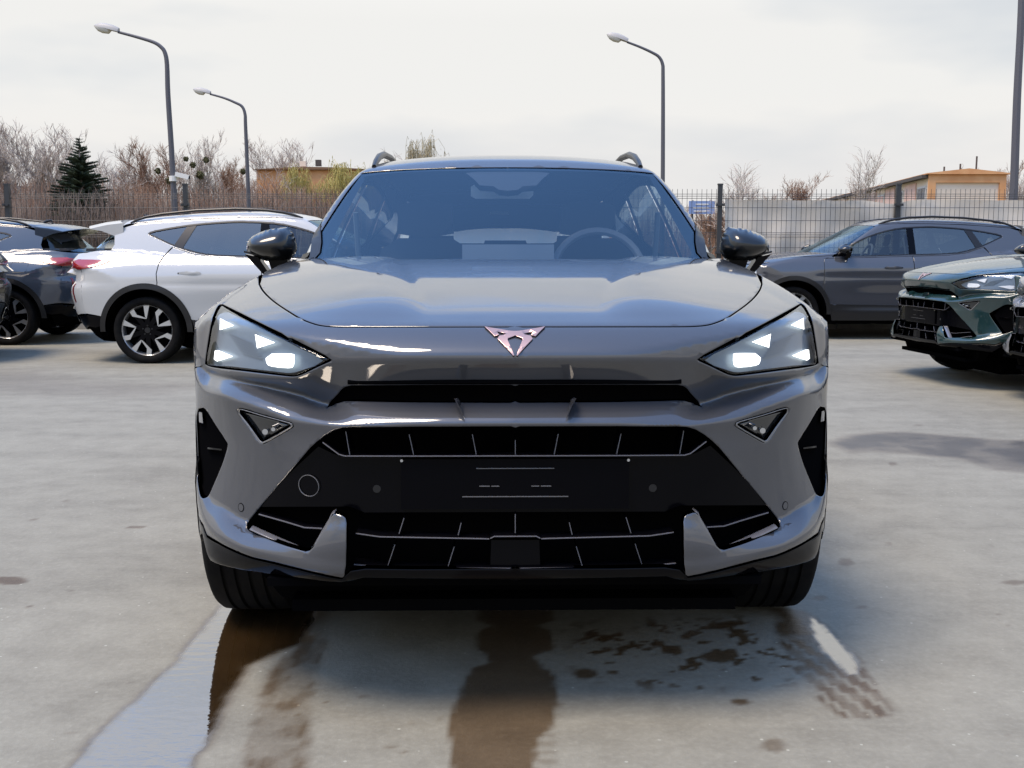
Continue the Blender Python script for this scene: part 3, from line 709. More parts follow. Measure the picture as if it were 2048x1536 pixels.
    ring_in = hit(curve2([(0, 519), (200, 518), (340, 514.5), (360, 511), (366, 503), (345, 464), (310, 400), (287, 360), (278, 350), (200, 342.5), (100, 339.5), (0, 338.5)], 3), GW)
    ring_in[0, 0] = 0; ring_in[-1, 0] = 0
    panel('black_border', np.vstack([wloop, ring_in[::-1]]), (0, .75, -.66), M_GLOSSB, wind, sp=.03, mode='join', g=GW, off=-.006, flange=0, edge=0)
    cam_uv = [(0, 338), (60, 338), (85, 341), (68, 355), (58, 366), (30, 368), (20, 375), (0, 376.5)]
    ch = hit(cam_uv, GW); ch[0, 0] = 0; ch[-1, 0] = 0
    panel('camera_housing', ch, (0, .75, -.66), M_DASH, wind, sp=.04, mode='join', g=GW, off=-.012, flange=.03, edge=0)
    def win(name, poly, m, parent, o=-.008):
        return panel(name, side(poly), (-1, 0, -.25), m, parent, sp=.06, g=GH, off=o, flange=0, edge=0)
    w1 = [(1.35, 1.035)] + [(y, bz(y) - .0) for y in (1.6, 2.0, 2.345)] + [(2.345, 1.42), (2.30, 1.418), (2.10, 1.383), (1.90, 1.326), (1.70, 1.243), (1.52, 1.153), (1.38, 1.075)]
    w2 = [(2.425, bz(2.43)), (2.83, 1.066), (3.06, 1.10), (3.215, 1.15), (3.075, 1.405), (2.90, 1.421), (2.63, 1.433), (2.425, 1.428)]
    w3 = [(3.29, 1.17), (3.50, 1.255), (3.585, 1.298), (3.50, 1.34), (3.18, 1.395), (3.155, 1.40)]
    for (w, nm, par) in ((w1, 'front_side_window', fdoors), (w2, 'rear_side_window', rdoors), (w3, 'quarter_window', quarter)):
        r = win(nm, w, G_SIDE2 if nm[0] == 'f' else G_SIDE, None)
        for o, q in zip(r, par): o.parent = q
    win('door_pillar', [(2.34, 1.045), (2.43, 1.05), (2.43, 1.43), (2.34, 1.425)], M_GLOSSB, car, -.004)
    win('window_divider', [(3.205, 1.145), (3.30, 1.175), (3.165, 1.40), (3.065, 1.41)], M_CLAD, car, -.003)
    # dark surround of the side windows
    D_ = np.array(curve2(DLO + [DLO[0]], 2)[:-1]); cen = np.array([2.45, 1.23])
    nr = np.roll(D_, -1, 0) - np.roll(D_, 1, 0); nr = np.stack([-nr[:, 1], nr[:, 0]], -1); nr /= np.linalg.norm(nr, axis=1, keepdims=True)
    if area2(D_) < 0: nr = -nr
    panel('window_surround', side(D_ - nr * .004), (-1, 0, -.25), M_CLAD, car, holes=[side(D_ + nr * .014)], sp=.05, g=GH, off=.001, flange=.008, edge=0)
    # rear window
    rgl = rear([(0, 1.10), (.3, 1.10), (.62, 1.115), (.655, 1.13), (.60, 1.26), (.54, 1.36), (.3, 1.375), (0, 1.38)], g=GH); rgl[0, 0] = 0; rgl[-1, 0] = 0
    rwin = panel('rear_window', rgl, (0, -.8, -.6), G_REAR, car, sp=.06, mode='join', g=GH, off=-.003, flange=0, edge=0)[0]
    mb = MB(); mb.box((-.03, 4.03, 1.335), (.115, .002, .026)); lab = mb.build('paper_sticker', M_PAPER, rwin)
    # lamps at the front
    lens_uv = curve2([(579.5, 610.5), (585.5, 616), (592, 628), (599, 646), (605.5, 684), (611, 725), (594, 730.5), (530, 738.8), (470, 746.5), (449, 748.8), (439, 748.8), (425.5, 744.6), (396, 730.6), (371, 718.6)], 3)
    lens3 = hit(lens_uv)
    GLN = lambda p: smin(smax(smax(FG(np.abs(p[:, 0]), p[:, 2]) - p[:, 1], p[:, 2] - HG(np.abs(p[:, 0]), p[:, 1]), .03), np.abs(p[:, 0]) - WG(p[:, 1], p[:, 2]), .05), p[:, 1] * 0 + 9, .01)
    hl = panel('headlight', lens3, (-.35, 1, -.3), G_LENS, car, sp=.02, g=GLN, off=-.001, flange=0, edge=.004, inset=0)
    def lampsub(name, uv, m, off, fl=.012, sp=.02, e=0):
        return raysheet(name, uv, -off * 1.5 + .012, m, hl, thick=.006, g=GB)
    lampsub('lamp_housing', [(572, 618), (590, 628), (603, 655), (612, 727), (449, 750), (437, 750), (368, 719.5), (470, 669)], M_GLOSSB, -.050, 0)
    lampsub('reflector', curve2([(566, 624), (584, 628), (598, 650), (605, 690), (609, 726), (560, 732), (470, 743), (446, 745), (425, 740), (382, 721), (430, 695), (500, 658)], 2), M_LAMPIN, -.036, .02)
    for t in ([(583.6, 636), (557, 650.5), (584.5, 659.5)], [(516, 668), (477, 684.5), (512, 696)], [(594, 700), (587, 700), (559, 712), (590, 722), (596, 718)]):
        lampsub('lit_strip', t, M_LED, -.022, .015)
    lampsub('lit_projector', curve2([(484, 707), (444, 707), (439, 712), (440, 730), (450, 735.5), (484, 732), (493, 726), (495, 716)], 2), M_LED, -.024, .02)
    for k in range(7):
        a = (568 - k * 4.5, 664 + k * 6.6); b = (524 - k * 3.5, 684 + k * 5.2)
        lampsub('reflector_rib', [a, b, (b[0] - .5, b[1] + 2.0), (a[0] - .5, a[1] + 2.0)], M_LAMPIN, -.031, .006)
    # front fog units
    fg = panel('fog_lamp', hit(curve2([(546, 822.5), (500, 834.5), (452, 847.5), (451, 852), (498, 879), (505, 879.5), (528, 850)], 2)), (0, 1, 0), mat('smoked_lens', (.012, .014, .016), .12, coat=1.0), car, sp=.02, off=-.012, flange=.01)
    for s, h in ((1, fg[0]), (-1, fg[1])):
        mb = MB()
        for (u, v, r) in ((497, 862, .007), (481, 857, .005)):
            p = Q(u, v, .012); mb.tube([(p.x * s, p.y - .004, p.z), (p.x * s, p.y + .02, p.z)], r, 12)
        fixn(mb.build('lamp_bulb', M_CHROME, h, smooth=True))
    panel('fog_rim', hit(curve2([(550.5, 817), (542, 816), (499, 829), (450, 842.5), (442.5, 849), (446.5, 857), (496, 885.5), (505, 887.5), (513.5, 881), (533, 852), (551.5, 827)], 3)), (0, 1, 0), P_SILV, car,
          holes=[hit(curve2([(547, 821.5), (541, 821), (501, 833.5), (454, 846.5), (449.5, 849.5), (452, 853), (497, 878.5), (504, 880), (508.5, 876), (527, 850), (546, 826)], 3))], sp=.012, off=.0022, flange=.01, edge=.0015)
    # side vents
    raysheet('vent_backing', [(622, 812), (600, 814), (566, 892), (600, 994), (624, 994), (627, 900)], .05, M_SHELL, (car, car))
    for uv, nm in (([(609, 893), (582, 896.5), (582, 899.5), (609, 896.5)], 'vent_blade'), ([(631, 910), (625, 911), (623, 955), (630, 975)], 'vent_fin'), ([(626, 822), (620, 824), (618, 845), (625, 843)], 'vent_tab')):
        raysheet(nm, uv, .018, M_GLOSSB if nm != 'vent_tab' else P_SILV, (car, car), thick=.025)
    # ---- grille: everything set back from the nose's plan curve
    gr = qsheet('grille', [(-1, 905), (-1, 1024), (300, 1024), (330, 1012), (372, 1012), (505, 1012), (460, 955), (392, 892), (362, 907), (350, 911)], .036, M_GLOSSB, car, thick=.02)
    g0 = gr[0]
    qbar('grille_bar', [(0, 912), (200, 912), (340, 911.5), (352, 908), (384, 884)], .012, M_SLAT, g0, h=2.6, depth=.03)
    qbar('grille_bar', [(52, 1078), (66, 1077.5), (270, 1073), (318, 1066)], .012, M_SLAT, g0, h=2.6, depth=.05)
    qbar('grille_bar', [(0, 1073), (42, 1073), (50, 1077)], .010, M_SLAT, g0, h=2.4, depth=.05)
    qbar('grille_bar', [(0, 1137.5), (250, 1135), (322, 1128)], .010, M_SLAT, g0, h=2.6, depth=.05)
    for u1, v1, u2, v2 in ((86, 868, 78, 909), (212, 868, 203, 909), (338, 862, 330, 909), (108, 1045, 114, 1070), (222, 1035, 232, 1067), (122, 1093, 134, 1132), (240, 1088, 254, 1130)):
        qbar('grille_rib', [(u1, v1), (u2, v2)], .022, M_SLAT, g0, h=2.4, depth=.08)
    qbar('grille_rib', [(0, 880), (0, 909)], .022, M_SLAT, g0, h=2.4, depth=.08, both=False); qbar('grille_rib', [(0, 1028), (0, 1066)], .022, M_SLAT, g0, h=2.4, depth=.08, both=False)
    qsheet('radar_cover', [(0, 1080), (48, 1080), (50, 1134), (0, 1134)], .02, M_GLOSSB, g0, thick=.02)
    qsheet('number_plate_holder', [(-1, 918), (228, 918), (228, 1018), (-1, 1018)], .024, M_MATB, g0, thick=.010)
    for (a, b, v) in ((0, 78, 937), (32, 48, 972.5), (51, 72, 972.5), (0, 106, 993.5)):
        qbar('plate_clip', [(a, v), (b, v)], .0225, mat('clip_edge', (.10, .10, .105), .3, coat=.6) if 'clip_edge' not in MATS else MATS['clip_edge'], g0, h=2.2, depth=.006)
    for s in (1, -1):
        p = Q(227, 921, .020); mb = MB(); mb.tube([(p.x * s, p.y, p.z), (p.x * s, p.y + .01, p.z)], .0035, 8); mb.build('plate_screw', M_CHROME, g0, smooth=True)
        p = Q(276, 977, .034); mb = MB(); mb.tube([(p.x * s, p.y, p.z), (p.x * s, p.y + .02, p.z)], .0095, 20); mb.build('parking_sensor', M_CLAD, g0, smooth=True)
        q = hit([(544, 1013)])[0]; nn = grad(q[None])[0]; mb = MB(); mb.tube([q * [s, 1, 1] - nn * [s, 1, 1] * .01, q * [s, 1, 1] + nn * [s, 1, 1] * .0012], .0095, 20); mb.build('parking_sensor', P_GREY, car, smooth=True)
        t1 = np.cross(nn, [0, 0, 1.]); t1 /= np.linalg.norm(t1); t2 = np.cross(nn, t1); ring = [q + (t1 * math.cos(a) + t2 * math.sin(a)) * .0105 + nn * .0006 for a in np.linspace(0, 2 * math.pi, 21)]; mb = MB(); mb.tube([r * [s, 1, 1] for r in ring], .0009, 5); mb.build('sensor_ring', M_SHELL, car)
    # tow-eye cap
    p = Q(411, 970, .033); mb = MB(); ring = [p + Vector((-2 * p.x + 0, 0, 0)) + Vector((math.cos(a) * .026, -.011 * math.cos(a) - .001, math.sin(a) * .026)) for a in np.linspace(0, 2 * math.pi, 33)]
    mb.tube(ring, .0011, 5, cap=False); mb.build('tow_eye_cap', MATS['clip_edge'], g0, smooth=True)
    # pockets beside the fins
    qbar('pocket_bar', [(510, 1027), (455, 1043), (420, 1054), (385, 1056)], .03, M_SLAT, car, h=2.8, depth=.04)
    qbar('pocket_edge', [(528, 1057), (480, 1079), (423, 1104), (412, 1103), (404, 1096), (386, 1063), (370, 1036), (366, 1027), (360, 1024)], -.004, M_EDGE, car, h=3.2, depth=.03)
    # backing plates (black ducting)
    qsheet('grille_backing', [(0, 848), (352, 850), (420, 890), (560, 1050), (560, 1062), (420, 1130), (0, 1170)], .13, M_SHELL, car, thick=.01, sp=30)
    qsheet('slot_backing', [(0, 764), (334, 764), (372, 796), (384, 820), (300, 812), (0, 812)], .115, M_SHELL, car, thick=.01, sp=30)
    for pts in ([(0, 764), (334, 764)],): qbar('slot_duct', pts, .05, M_SHELL, car, h=9, depth=.08)
    # chin splitter
    sp_top = hit([(0, 1137), (200, 1137), (300, 1135), (330, 1140), (342, 1151), (347, 1157), (390, 1148.5), (430, 1138.5), (480, 1126), (522, 1116), (560, 1101), (590, 1085), (612, 1071), (628, 1059)]); sp_top[0, 0] = 0
    sp_bot = hit([(634, 1078), (615, 1108), (603, 1120), (580, 1130), (554, 1136.5), (480, 1149), (420, 1157), (345, 1165), (320, 1161), (303, 1156), (200, 1158), (0, 1161)]); sp_bot[-1, 0] = 0
    panel('chin_splitter', np.vstack([sp_top, side([(.437, .40), (.44, .34)]), sp_bot]), (0, 1, 0), M_CHIN, car, sp=.014, mode='join', flange=.03)
    # emblem
    em = np.array([(0, 664.3), (15, 662.4), (29.7, 659.9), (60.3, 655), (40.8, 674), (31.6, 671), (36, 664.6), (17, 669), (23, 671.3), (32, 673.2), (35.2, 679.2), (4.6, 714), (2, 713), (14.8, 681.5), (14.4, 678), (0, 673)])
    e3 = hit(em); e3[0, 0] = 0; e3[-1, 0] = 0
    panel('emblem', e3, (0, .8, -.6), M_COPPER, car, sp=.01, mode='join', off=.006, flange=.012, inset=0, edge=.0012)
    # wheel arches, sills, rear diffuser
    for cy, nm in ((AX_F, 'arch_cladding'), (AX_R, 'arch_cladding')):
        o = arch(cy, .475, -2, 182, 40); i = arch(cy, .415, 182, -2, 40)
        lo_ = [(cy - .475, .30)] if cy > 1 else [(cy - .445, .34)]
        outer = [q for q in o if q[0] > .43 or cy > 1]; inner_ = [q for q in i if q[0] > .43 or cy > 1]
        panel(nm, side(outer + inner_, g=GB), (-1, 0, 0), M_CLAD, car, sp=.03, g=GB, off=.013, flange=.05, edge=0)
    panel('side_sill', side([(1.31, .455), (1.36, .24), (3.03, .24), (3.09, .44), (2.38, .435)], g=GB), (-1, 0, 0), M_CLAD, car, sp=.05, g=GB, off=.004, flange=.03)
    rb = rear([(0, .575), (.25, .575), (.42, .555), (.55, .495), (.72, .475), (.80, .47)]); rb[0, 0] = 0
    rb2 = rear([(.80, .37), (.72, .33), (.4, .31), (0, .31)]); rb2[-1, 0] = 0
    panel('rear_diffuser', np.vstack([rb, side([(4.2, .49), (4.0, .475), (3.99, .38), (4.08, .36)]), rb2]), (0, -1, 0), M_GLOSSB, car, sp=.04, mode='join')
    panel('exhaust_trim', rear([(.72, .47), (.60, .485), (.46, .52), (.40, .50), (.40, .42), (.46, .38), (.66, .40), (.72, .43)]), (0, -1, 0), M_CHROME, car, holes=[rear([(.70, .455), (.60, .468), (.46, .50), (.42, .485), (.42, .43), (.47, .40), (.65, .42), (.70, .44)])], sp=.03, off=.012, flange=.03)
    # tail lamps
    tlc = rear([(x, z) for x, z in ((0, 1.0), (.3, 1.0), (.6, 1.012), (.74, 1.035))]); tlc[0, 0] = 0
    tlc2 = rear([(.76, .94), (.60, .955), (.45, .972), (.25, .978), (0, .98)]); tlc2[-1, 0] = 0
    panel('tail_lamp_bar', np.vstack([tlc, side([(4.20, 1.047), (4.20, .935)]), tlc2]), (0, -1, 0), M_RED, car, sp=.03, mode='join', off=.007, flange=.01)
    panel('tail_lamp', side([(4.26, 1.045), (4.1, 1.043), (3.93, 1.035), (3.89, 1.028), (3.95, 1.0), (4.06, .965), (4.16, .945), (4.26, .935)]), (-.8, -.6, 0), M_RED, car, sp=.03, off=.007, flange=.012)
    panel('rear_reflector', rear([(.735, .80), (.765, .80), (.78, .62), (.765, .60)]), (0, -1, 0), M_REFLEC, car, sp=.03, off=.006, flange=.01)
    # filler flap, handles
    flap = side([(3.66, .985), (3.645, .96), (3.655, .88), (3.67, .865), (3.80, .87), (3.83, .885), (3.845, .96), (3.83, .985), (3.66, .985)])
    mb = MB(); mb.tube([p + np.array([.0005, 0, 0]) for p in flap], .0018, 5, cap=False); fq = mb.build('filler_flap', M_CLAD, car)
    for i, (par, y0) in enumerate(((fdoors, 2.12), (rdoors, 3.10))):
        z0 = .905; b0 = side([(y0, z0)])[0]
        for s, q in ((1, par[0]), (-1, par[1])):
            ol = [(y0 + .12 * math.cos(a), z0 + .021 * math.sin(a) * (1 - .25 * math.cos(a))) for a in np.linspace(0, 2 * math.pi, 28)[:-1]]
            inflate('handle', ol, lambda y, z: ((b0[0] + .006) * s, y, z), P_GREY, q, .022, .02, .6, .012, (s, 0, 0))
    # mirrors
    mo = [(518, 503), (518, 489), (508, 474), (483, 462), (444, 455), (431, 458), (419, 490), (423, 508), (438, 521), (471, 524), (496, 516)]
    mir_y = 1.52
    for s in (1, -1):
        to3 = lambda a, b: (a / FPX * (mir_y + NOSE) * s, mir_y, CAMH + (mir_y + NOSE) * math.tan(math.atan((768 - b) / FPX) - TILT))
        ol = curve2(mo + [mo[0]], 4)[:-1]
        m1 = inflate('door_mirror', ol, to3, P_BLACK, car, .10, .05, .55, 3.0)
        base = side([(1.44, .985)])[0]
        mb = MB()
        for pl_ in ([(520, 508), (484, 549), (474, 545), (494, 514)], [(476, 514), (438, 514), (428, 556), (466, 548)]):
            mb.prism([Vector(to3(u, v)) + Vector((0, -.02, 0)) for u, v in pl_], (0, .06, 0))
        fixn(mb.build('mirror_stalk', M_GLOSSB, m1))
        mb = MB(); rim = [Vector(to3(u, v)) + Vector((0, -.035, 0)) for u, v in ((519, 503), (500, 508.5), (476, 512), (474, 496), (466, 488))]; mb.tube(rim, .0035, 6); mb.build('mirror_trim', M_CLAD, m1)
        mb = MB(); mb.add([Vector(to3(u, v)) + Vector((0, .052, 0)) for u, v in ((515, 500), (508, 480), (480, 468), (440, 464), (428, 492), (435, 510), (490, 508))], [tuple(range(7))]); mb.build('mirror_glass', M_CHROME, m1)
        # black sail at the window corner
    win('mirror_sail', [(1.33, 1.03), (1.62, 1.04), (1.48, 1.125), (1.38, 1.07)], M_GLOSSB, car, .001)
    # roof rails and aerial
    for s in (1, -1):
        yr = [2.02, 2.10, 2.22, 2.4, 2.7, 3.1, 3.45, 3.62, 3.72, 3.78]; zz = [0.0, .013, .027, .041, .05, .05, .045, .035, .018, 0]
        pt = xyz([.548] * len(yr), yr)
        mb = MB(); mb.tube([(p[0] * s, p[1], p[2] + dz) for p, dz in zip(pt, zz)], [.010, .013, .015, .015, .014, .014, .014, .014, .012, .008], 10)
        fixn(mb.build('roof_rail', M_CLAD, car, smooth=True))
    pa = xyz([0, 0], [3.75, 3.85]); mb = MB(); mb.tube([(0, 3.70, pa[0][2] - .005), (0, 3.76, pa[0][2] + .02), (0, 3.82, pa[1][2] + .045), (0, 3.84, pa[1][2] - .01)], [.006, .018, .012, .010], 8); mb.build('aerial', M_CLAD, car, smooth=True)
    # wheels
    for cy in (AX_F, AX_R):
        for s in (1, -1):
            wheel_mesh(car, s * .777, cy, s)
            mb = MB(); a = arch(cy, .42, -8, 188, 24)
            n = len(a); mb.add([(s * (.80 if (cy < 1 and y < .62) else .87), y, z) for y, z in a] + [(s * .56, y, z) for y, z in a], [(i, i + 1, i + 1 + n, i + n) for i in range(n - 1)])
            mb.add([(s * .565, y, z) for y, z in a], [tuple(range(n))]); mb.build('wheel_well', M_SHELL, car)
    # underside and dark inner shell
    mb = MB()
    vs = []; ys = list(np.arange(.46, 4.30, .06)); A = np.concatenate([np.linspace(-90, 90, 15)])
    nr_ = len(A)
    for y in ys:
        for a in A:
            d = np.array([math.cos(R(a)), 0, math.sin(R(a)) * .75]); d /= np.linalg.norm(d)
            T, ok = cast(np.array([[0, y, .62]]) + d * 1.6, -d[None], 1.6, 0, GB, .02)
            p = np.array([0, y, .62]) + d * (1.6 - (T[0] if ok[0] else 1.6)); p = np.array([0, y, .62]) + (p - [0, y, .62]) * .955
            x = p[0]; z = max(p[2], .195)
            if (abs(y - AX_F) < .46 or abs(y - AX_R) < .46) and z < .80: x = min(x, .565)
            if 1.25 < y < 4.2: z = min(z, .93)
            elif y > 1.05: z = min(z, 1.0)
            vs.append((x, y, z))
    fs = [(i * nr_ + k, i * nr_ + k + 1, (i + 1) * nr_ + k + 1, (i + 1) * nr_ + k) for i in range(len(ys) - 1) for k in range(nr_ - 1)]
    mb.add(vs, fs); mb.add([(-x, y, z) for x, y, z in vs], [f[::-1] for f in fs])
    for e in (0, len(ys) - 1):
        r = vs[e * nr_:(e + 1) * nr_]; mb.add(r + [(-x, y, z) for x, y, z in r[::-1]], [tuple(range(2 * nr_))])
    mb.box((0, .48, .235), (1.12, .62, .03)); mb.prism([(-.66, .24, .31), (-.60, .24, .235), (-.5, .24, .207), (.5, .24, .207), (.60, .24, .235), (.66, .24, .31)], (0, .08, 0)); mb.box((0, .72, .18), (1.1, .45, .14)); mb.box((0, .16, .325), (1.2, .16, .02))  # strake and low slab added to block light and darken the ground beneath
    fixn(mb.build('inner_shell', M_SHELL, car))
    # cabin
    mb = MB(); mb.box((0, 1.62, .97), (1.36, .55, .10)); mb.box((0, 1.50, 1.015), (1.2, .5, .03)); mb.build('dashboard', M_DASH, car)
    for s in (1, -1):
        ol = [(-.24, .5), (-.25, .9), (-.20, 1.12), (-.12, 1.17), (.12, 1.17), (.20, 1.12), (.25, .9), (.24, .5)]
        seat = inflate('front_seat', ol, lambda a, b: (s * .37 + a, 2.28 + (b - .6) * .30, b - .0), M_CLOTH, car, .07, .07, .5, .05)
        inflate('head_restraint', [(-.13, 1.19), (-.12, 1.32), (0, 1.345), (.12, 1.32), (.13, 1.19), (0, 1.17)], lambda a, b: (s * .37 + a, 2.45 + (b - 1.2) * .2, b), M_CLOTH, seat, .05, .05, .5, .03)
        inflate('rear_restraint', [(-.13, 1.10), (-.12, 1.19), (.12, 1.19), (.13, 1.10)], lambda a, b: (s * .40 + a, 3.35, b), M_CLOTH, car, .05, .05, .5, .03)
        belt_ = MB(); belt_.tube([(s * .665, 2.30, 1.28), (s * .66, 2.36, 1.0)], .012, 6); belt_.build('seat_belt', mat('belt_web', (.14, .15, .165), .7) if 'belt_web' not in MATS else MATS['belt_web'], car)
    inflate('rear_seat', [(-.62, .6), (-.62, 1.06), (-.5, 1.10), (.5, 1.10), (.62, 1.06), (.62, .6)], lambda a, b: (a, 3.2 + (b - .6) * .3, b), M_CLOTH, car, .07, .07, .5, .06)
    inflate('rear_restraint', [(-.13, 1.11), (-.11, 1.165), (.11, 1.165), (.13, 1.11)], lambda a, b: (a, 3.35, b), M_CLOTH, car, .05, .05, .5, .03)
    mb = MB(); mb.box((.0, 1.78, 1.075), (.36, .02, .13)); mb.build('centre_screen', mat('screen_back', (.20, .23, .27), .4), car)
    mb = MB(); c = Vector((.37, 1.92, 1.02)); ring = [c + Vector((math.cos(a) * .185, math.sin(a) * .07, math.sin(a) * .175)) for a in np.linspace(0, 2 * math.pi, 33)]; mb.tube(ring, .016, 8, cap=False)
    mb.tube([c + Vector((-.17, 0, 0)), c, c + Vector((.17, 0, 0))], [.014, .04, .014], 8); mb.build('steering_wheel', mat('wheel_rim_leather', (.10, .11, .125), .5), car, smooth=True)
    inflate('rear_view_mirror', [(-.15, 1.335), (-.15, 1.375), (-.13, 1.385), (.09, 1.385), (.105, 1.375), (.105, 1.34), (.09, 1.325), (-.13, 1.325)], lambda a, b: (a, 1.97, b), mat('mirror_back', (.42, .47, .50), .35), wind, .025, .01, .6, .015)
    mb = MB(); mb.box((0, 3.86, 1.135), (1.24, .72, .03)); mb.box((0, 3.5, 1.0), (1.24, .03, .25)); mb.box((0, 2.75, 1.44), (1.0, 1.3, .01)); mb.build('cabin_lining', M_CLOTH, car)
    return car
def wheel_mesh(car, x, y, s):
    w = empty('wheel'); w.parent = car; w.location = (x, y, AXZ); w.rotation_euler = (0, 0, 0 if s > 0 else math.pi)
    key = 'tyre_mesh'
    if key in WM:
        for nm, me in WM[key]: lk(bpy.data.objects.new(nm, me), w)
        return w
    def lathe(prof, n=56, close=False):
        mb = MB(); m = len(prof)
        for k in range(n):
            a = 2 * math.pi * k / n
            mb.v += [(px, r * math.cos(a), r * math.sin(a)) for px, r in prof]
        mb.n = len(mb.v)
        for k in range(n):
            k2 = (k + 1) % n
            for i in range(m - 1): mb.f.append((k * m + i, k * m + i + 1, k2 * m + i + 1, k2 * m + i))
        return mb
    prof = [(.085, .250), (.108, .262), (.120, .285), (.119, .308), (.112, .323), (.100, .332)]
    for g in (.060, .022, -.018, -.058): prof += [(g + .006, .3355), (g + .004, .328), (g - .004, .328), (g - .006, .3355)]
    prof += [(-.100, .332), (-.119, .308), (-.120, .285), (-.105, .258), (-.09, .25)]
    t = lathe(prof, 64).build('tyre', M_RUB, w, smooth=True, angle=40)
    rim = lathe([(-.09, .25), (-.08, .235), (.06, .238), (.088, .249), (.096, .257), (.090, .259), (.08, .255)], 64).build('rim', M_ALU, w, smooth=True, angle=40)
    mb = lathe([(.03, .0), (.03, .23), (-.02, .232)], 40); disc = mb.build('brake_disc', M_SHELL, w)
    mb = MB(); sl = MB()
    def pol(r, a): return (r * math.cos(a), r * math.sin(a))
    def slab(m_, pts, x0, x1):
        n = len(pts); m_.add([(x0, a, b) for a, b in pts] + [(x1, a, b) for a, b in pts], [tuple(range(n)), tuple(range(2 * n - 1, n - 1, -1))] + [(i, i + n, (i + 1) % n + n, (i + 1) % n) for i in range(n)])
    for k in range(5):
        a0 = 2 * math.pi * k / 5 + math.pi / 2
        for da in (0, R(37)):
            c = a0 + da
            slab(mb, [pol(.05, c - .5), pol(.24, c - .10), pol(.24, c + .10), pol(.05, c + .5)], .055, .078)
        slab(sl, [pol(.115, a0 + .02), pol(.248, a0 - .115), pol(.248, a0 + .115), pol(.135, a0 + .12)], .07, .0865)
        c = a0 + R(37)
        slab(sl, [pol(.248, c - .10), pol(.248, c + .10), pol(.20, c + .16), pol(.115, a0 + .12), pol(.120, a0 + .03), pol(.185, c - .08)], .07, .0863)
    mb.tube([(.03, 0, 0), (.074, 0, 0)], .062, 24); spk = fixn(mb.build('spokes', M_GLOSSB, w)); fixn(sl.build('spoke_faces', M_ALU, w))
    hc = MB(); hc.tube([(.07, 0, 0), (.083, 0, 0)], .028, 20)
    for k in range(5):
        a = 2 * math.pi * k / 5 + .3; hc.tube([(.07, .047 * math.cos(a), .047 * math.sin(a)), (.082, .047 * math.cos(a), .047 * math.sin(a))], .008, 8)
    hc.build('hub_cap', M_CLAD, w, smooth=True)
    WM[key] = [(c.name.split('.')[0], c.data) for c in w.children]
    return w
WM = {}
def copy_tree(o, parent=None, mats=None):
    c = o.copy(); col.objects.link(c)
    if parent is not None: c.parent = parent; c.matrix_parent_inverse = o.matrix_parent_inverse.copy()
    if mats and c.type == 'MESH' and len(c.material_slots):
        m0 = o.data.materials[0]
        if m0.name in mats: c.material_slots[0].link = 'OBJECT'; c.material_slots[0].material = mats[m0.name]
    for ch in list(o.children): copy_tree(ch, c, mats)
    return c
import time as _t
_t0 = _t.time()
hero = make_car()
print('car built', _t.time() - _t0, sum(len(o.data.polygons) for o in bpy.data.objects if o.type == 'MESH'))
hero.name = 'parked_suv'
tag(hero, 'grey SUV facing the camera with its headlights lit and a copper emblem', 'car', 'parked cars')
hero.location = (.008, NOSE, 0); hero.rotation_euler = (0, 0, .0131)
OFF = mat('lamp_off', (.55, .58, .6), .2, metal=.3)
def place(nose, alpha, pm, label, sc=.97):
    c = copy_tree(hero, None, {'grey_paint': pm, 'lit_led': M_LEDOFF})
    c.location = (nose[0], nose[1], 0); c.rotation_euler = (0, 0, R(alpha)); c.scale = (sc, sc, sc)
    c['label'] = label; return c
# ------------------------------------------------------------------ the other cars
white = place((-.11, 11.1), 90, P_WHITE, 'white SUV seen from its side, its rear wheel in full view behind the grey car')
white['label'] = 'white SUV parked side-on with silver and black rear wheel in view'
greyc = place((2.60, 13.8), -90, P_GREY, 'grey SUV parked side-on in front of the pale fence screen')
teal = place((3.42, 8.95), -84, P_TEAL, 'dark green SUV with its nose turned towards the camera')
edge_r = place((3.72, 7.4), -84, P_SILV, 'pale grey SUV nearest the right edge, only its nose showing')
dark = place((-9.33, 12.85), -87, P_DARK, 'dark blue grey SUV showing its tail just left of the white SUV')
edge_l = place((-9.60, 10.55), -87, P_BLACK, 'black SUV at the left edge, only the corner of its tail showing')
def gnd(px, py):
    a = (py - 768) / FPX; dx = (px - 1024) / FPX
    dy, dz = math.cos(TILT) - a * math.sin(TILT), -math.sin(TILT) - a * math.cos(TILT)
    t = -CAMH / dz; return (dx * t, dy * t)
def at(px, py, Y):
    a = (py - 768) / FPX; dx = (px - 1024) / FPX
    dy, dz = math.cos(TILT) - a * math.sin(TILT), -math.sin(TILT) - a * math.cos(TILT)
    t = Y / dy; return Vector((dx * t, Y, CAMH + dz * t))
# ------------------------------------------------------------------ ground
def vnoise(x, y, seed=0):
    xi = np.floor(x).astype(np.int64); yi = np.floor(y).astype(np.int64); fx = x - xi; fy = y - yi
    def h(a, b):
        n = (a * 374761393 + b * 668265263 + seed * 982451653) & 0x7fffffff; n = ((n ^ (n >> 13)) * 1274126177) & 0x7fffffff
        return ((n ^ (n >> 16)) & 0xffff) / 65535.0
    fx = fx * fx * (3 - 2 * fx); fy = fy * fy * (3 - 2 * fy)
    return (h(xi, yi) * (1 - fx) + h(xi + 1, yi) * fx) * (1 - fy) + (h(xi, yi + 1) * (1 - fx) + h(xi + 1, yi + 1) * fx) * fy
def fbm(x, y, seed=0, o=4): return sum(vnoise(x * 2 ** k, y * 2 ** k, seed + k) / 2 ** k for k in range(o)) / (2 - 2 ** (1 - o))
xs = np.concatenate([[-400, -150, -60, -30, -18, -12, -8, -6], np.arange(-5, -2.3, .08), np.arange(-2.3, 2.3, .014), np.arange(2.3, 5, .05), [5.4, 6, 7, 8, 12, 18, 30, 60, 150, 400]])
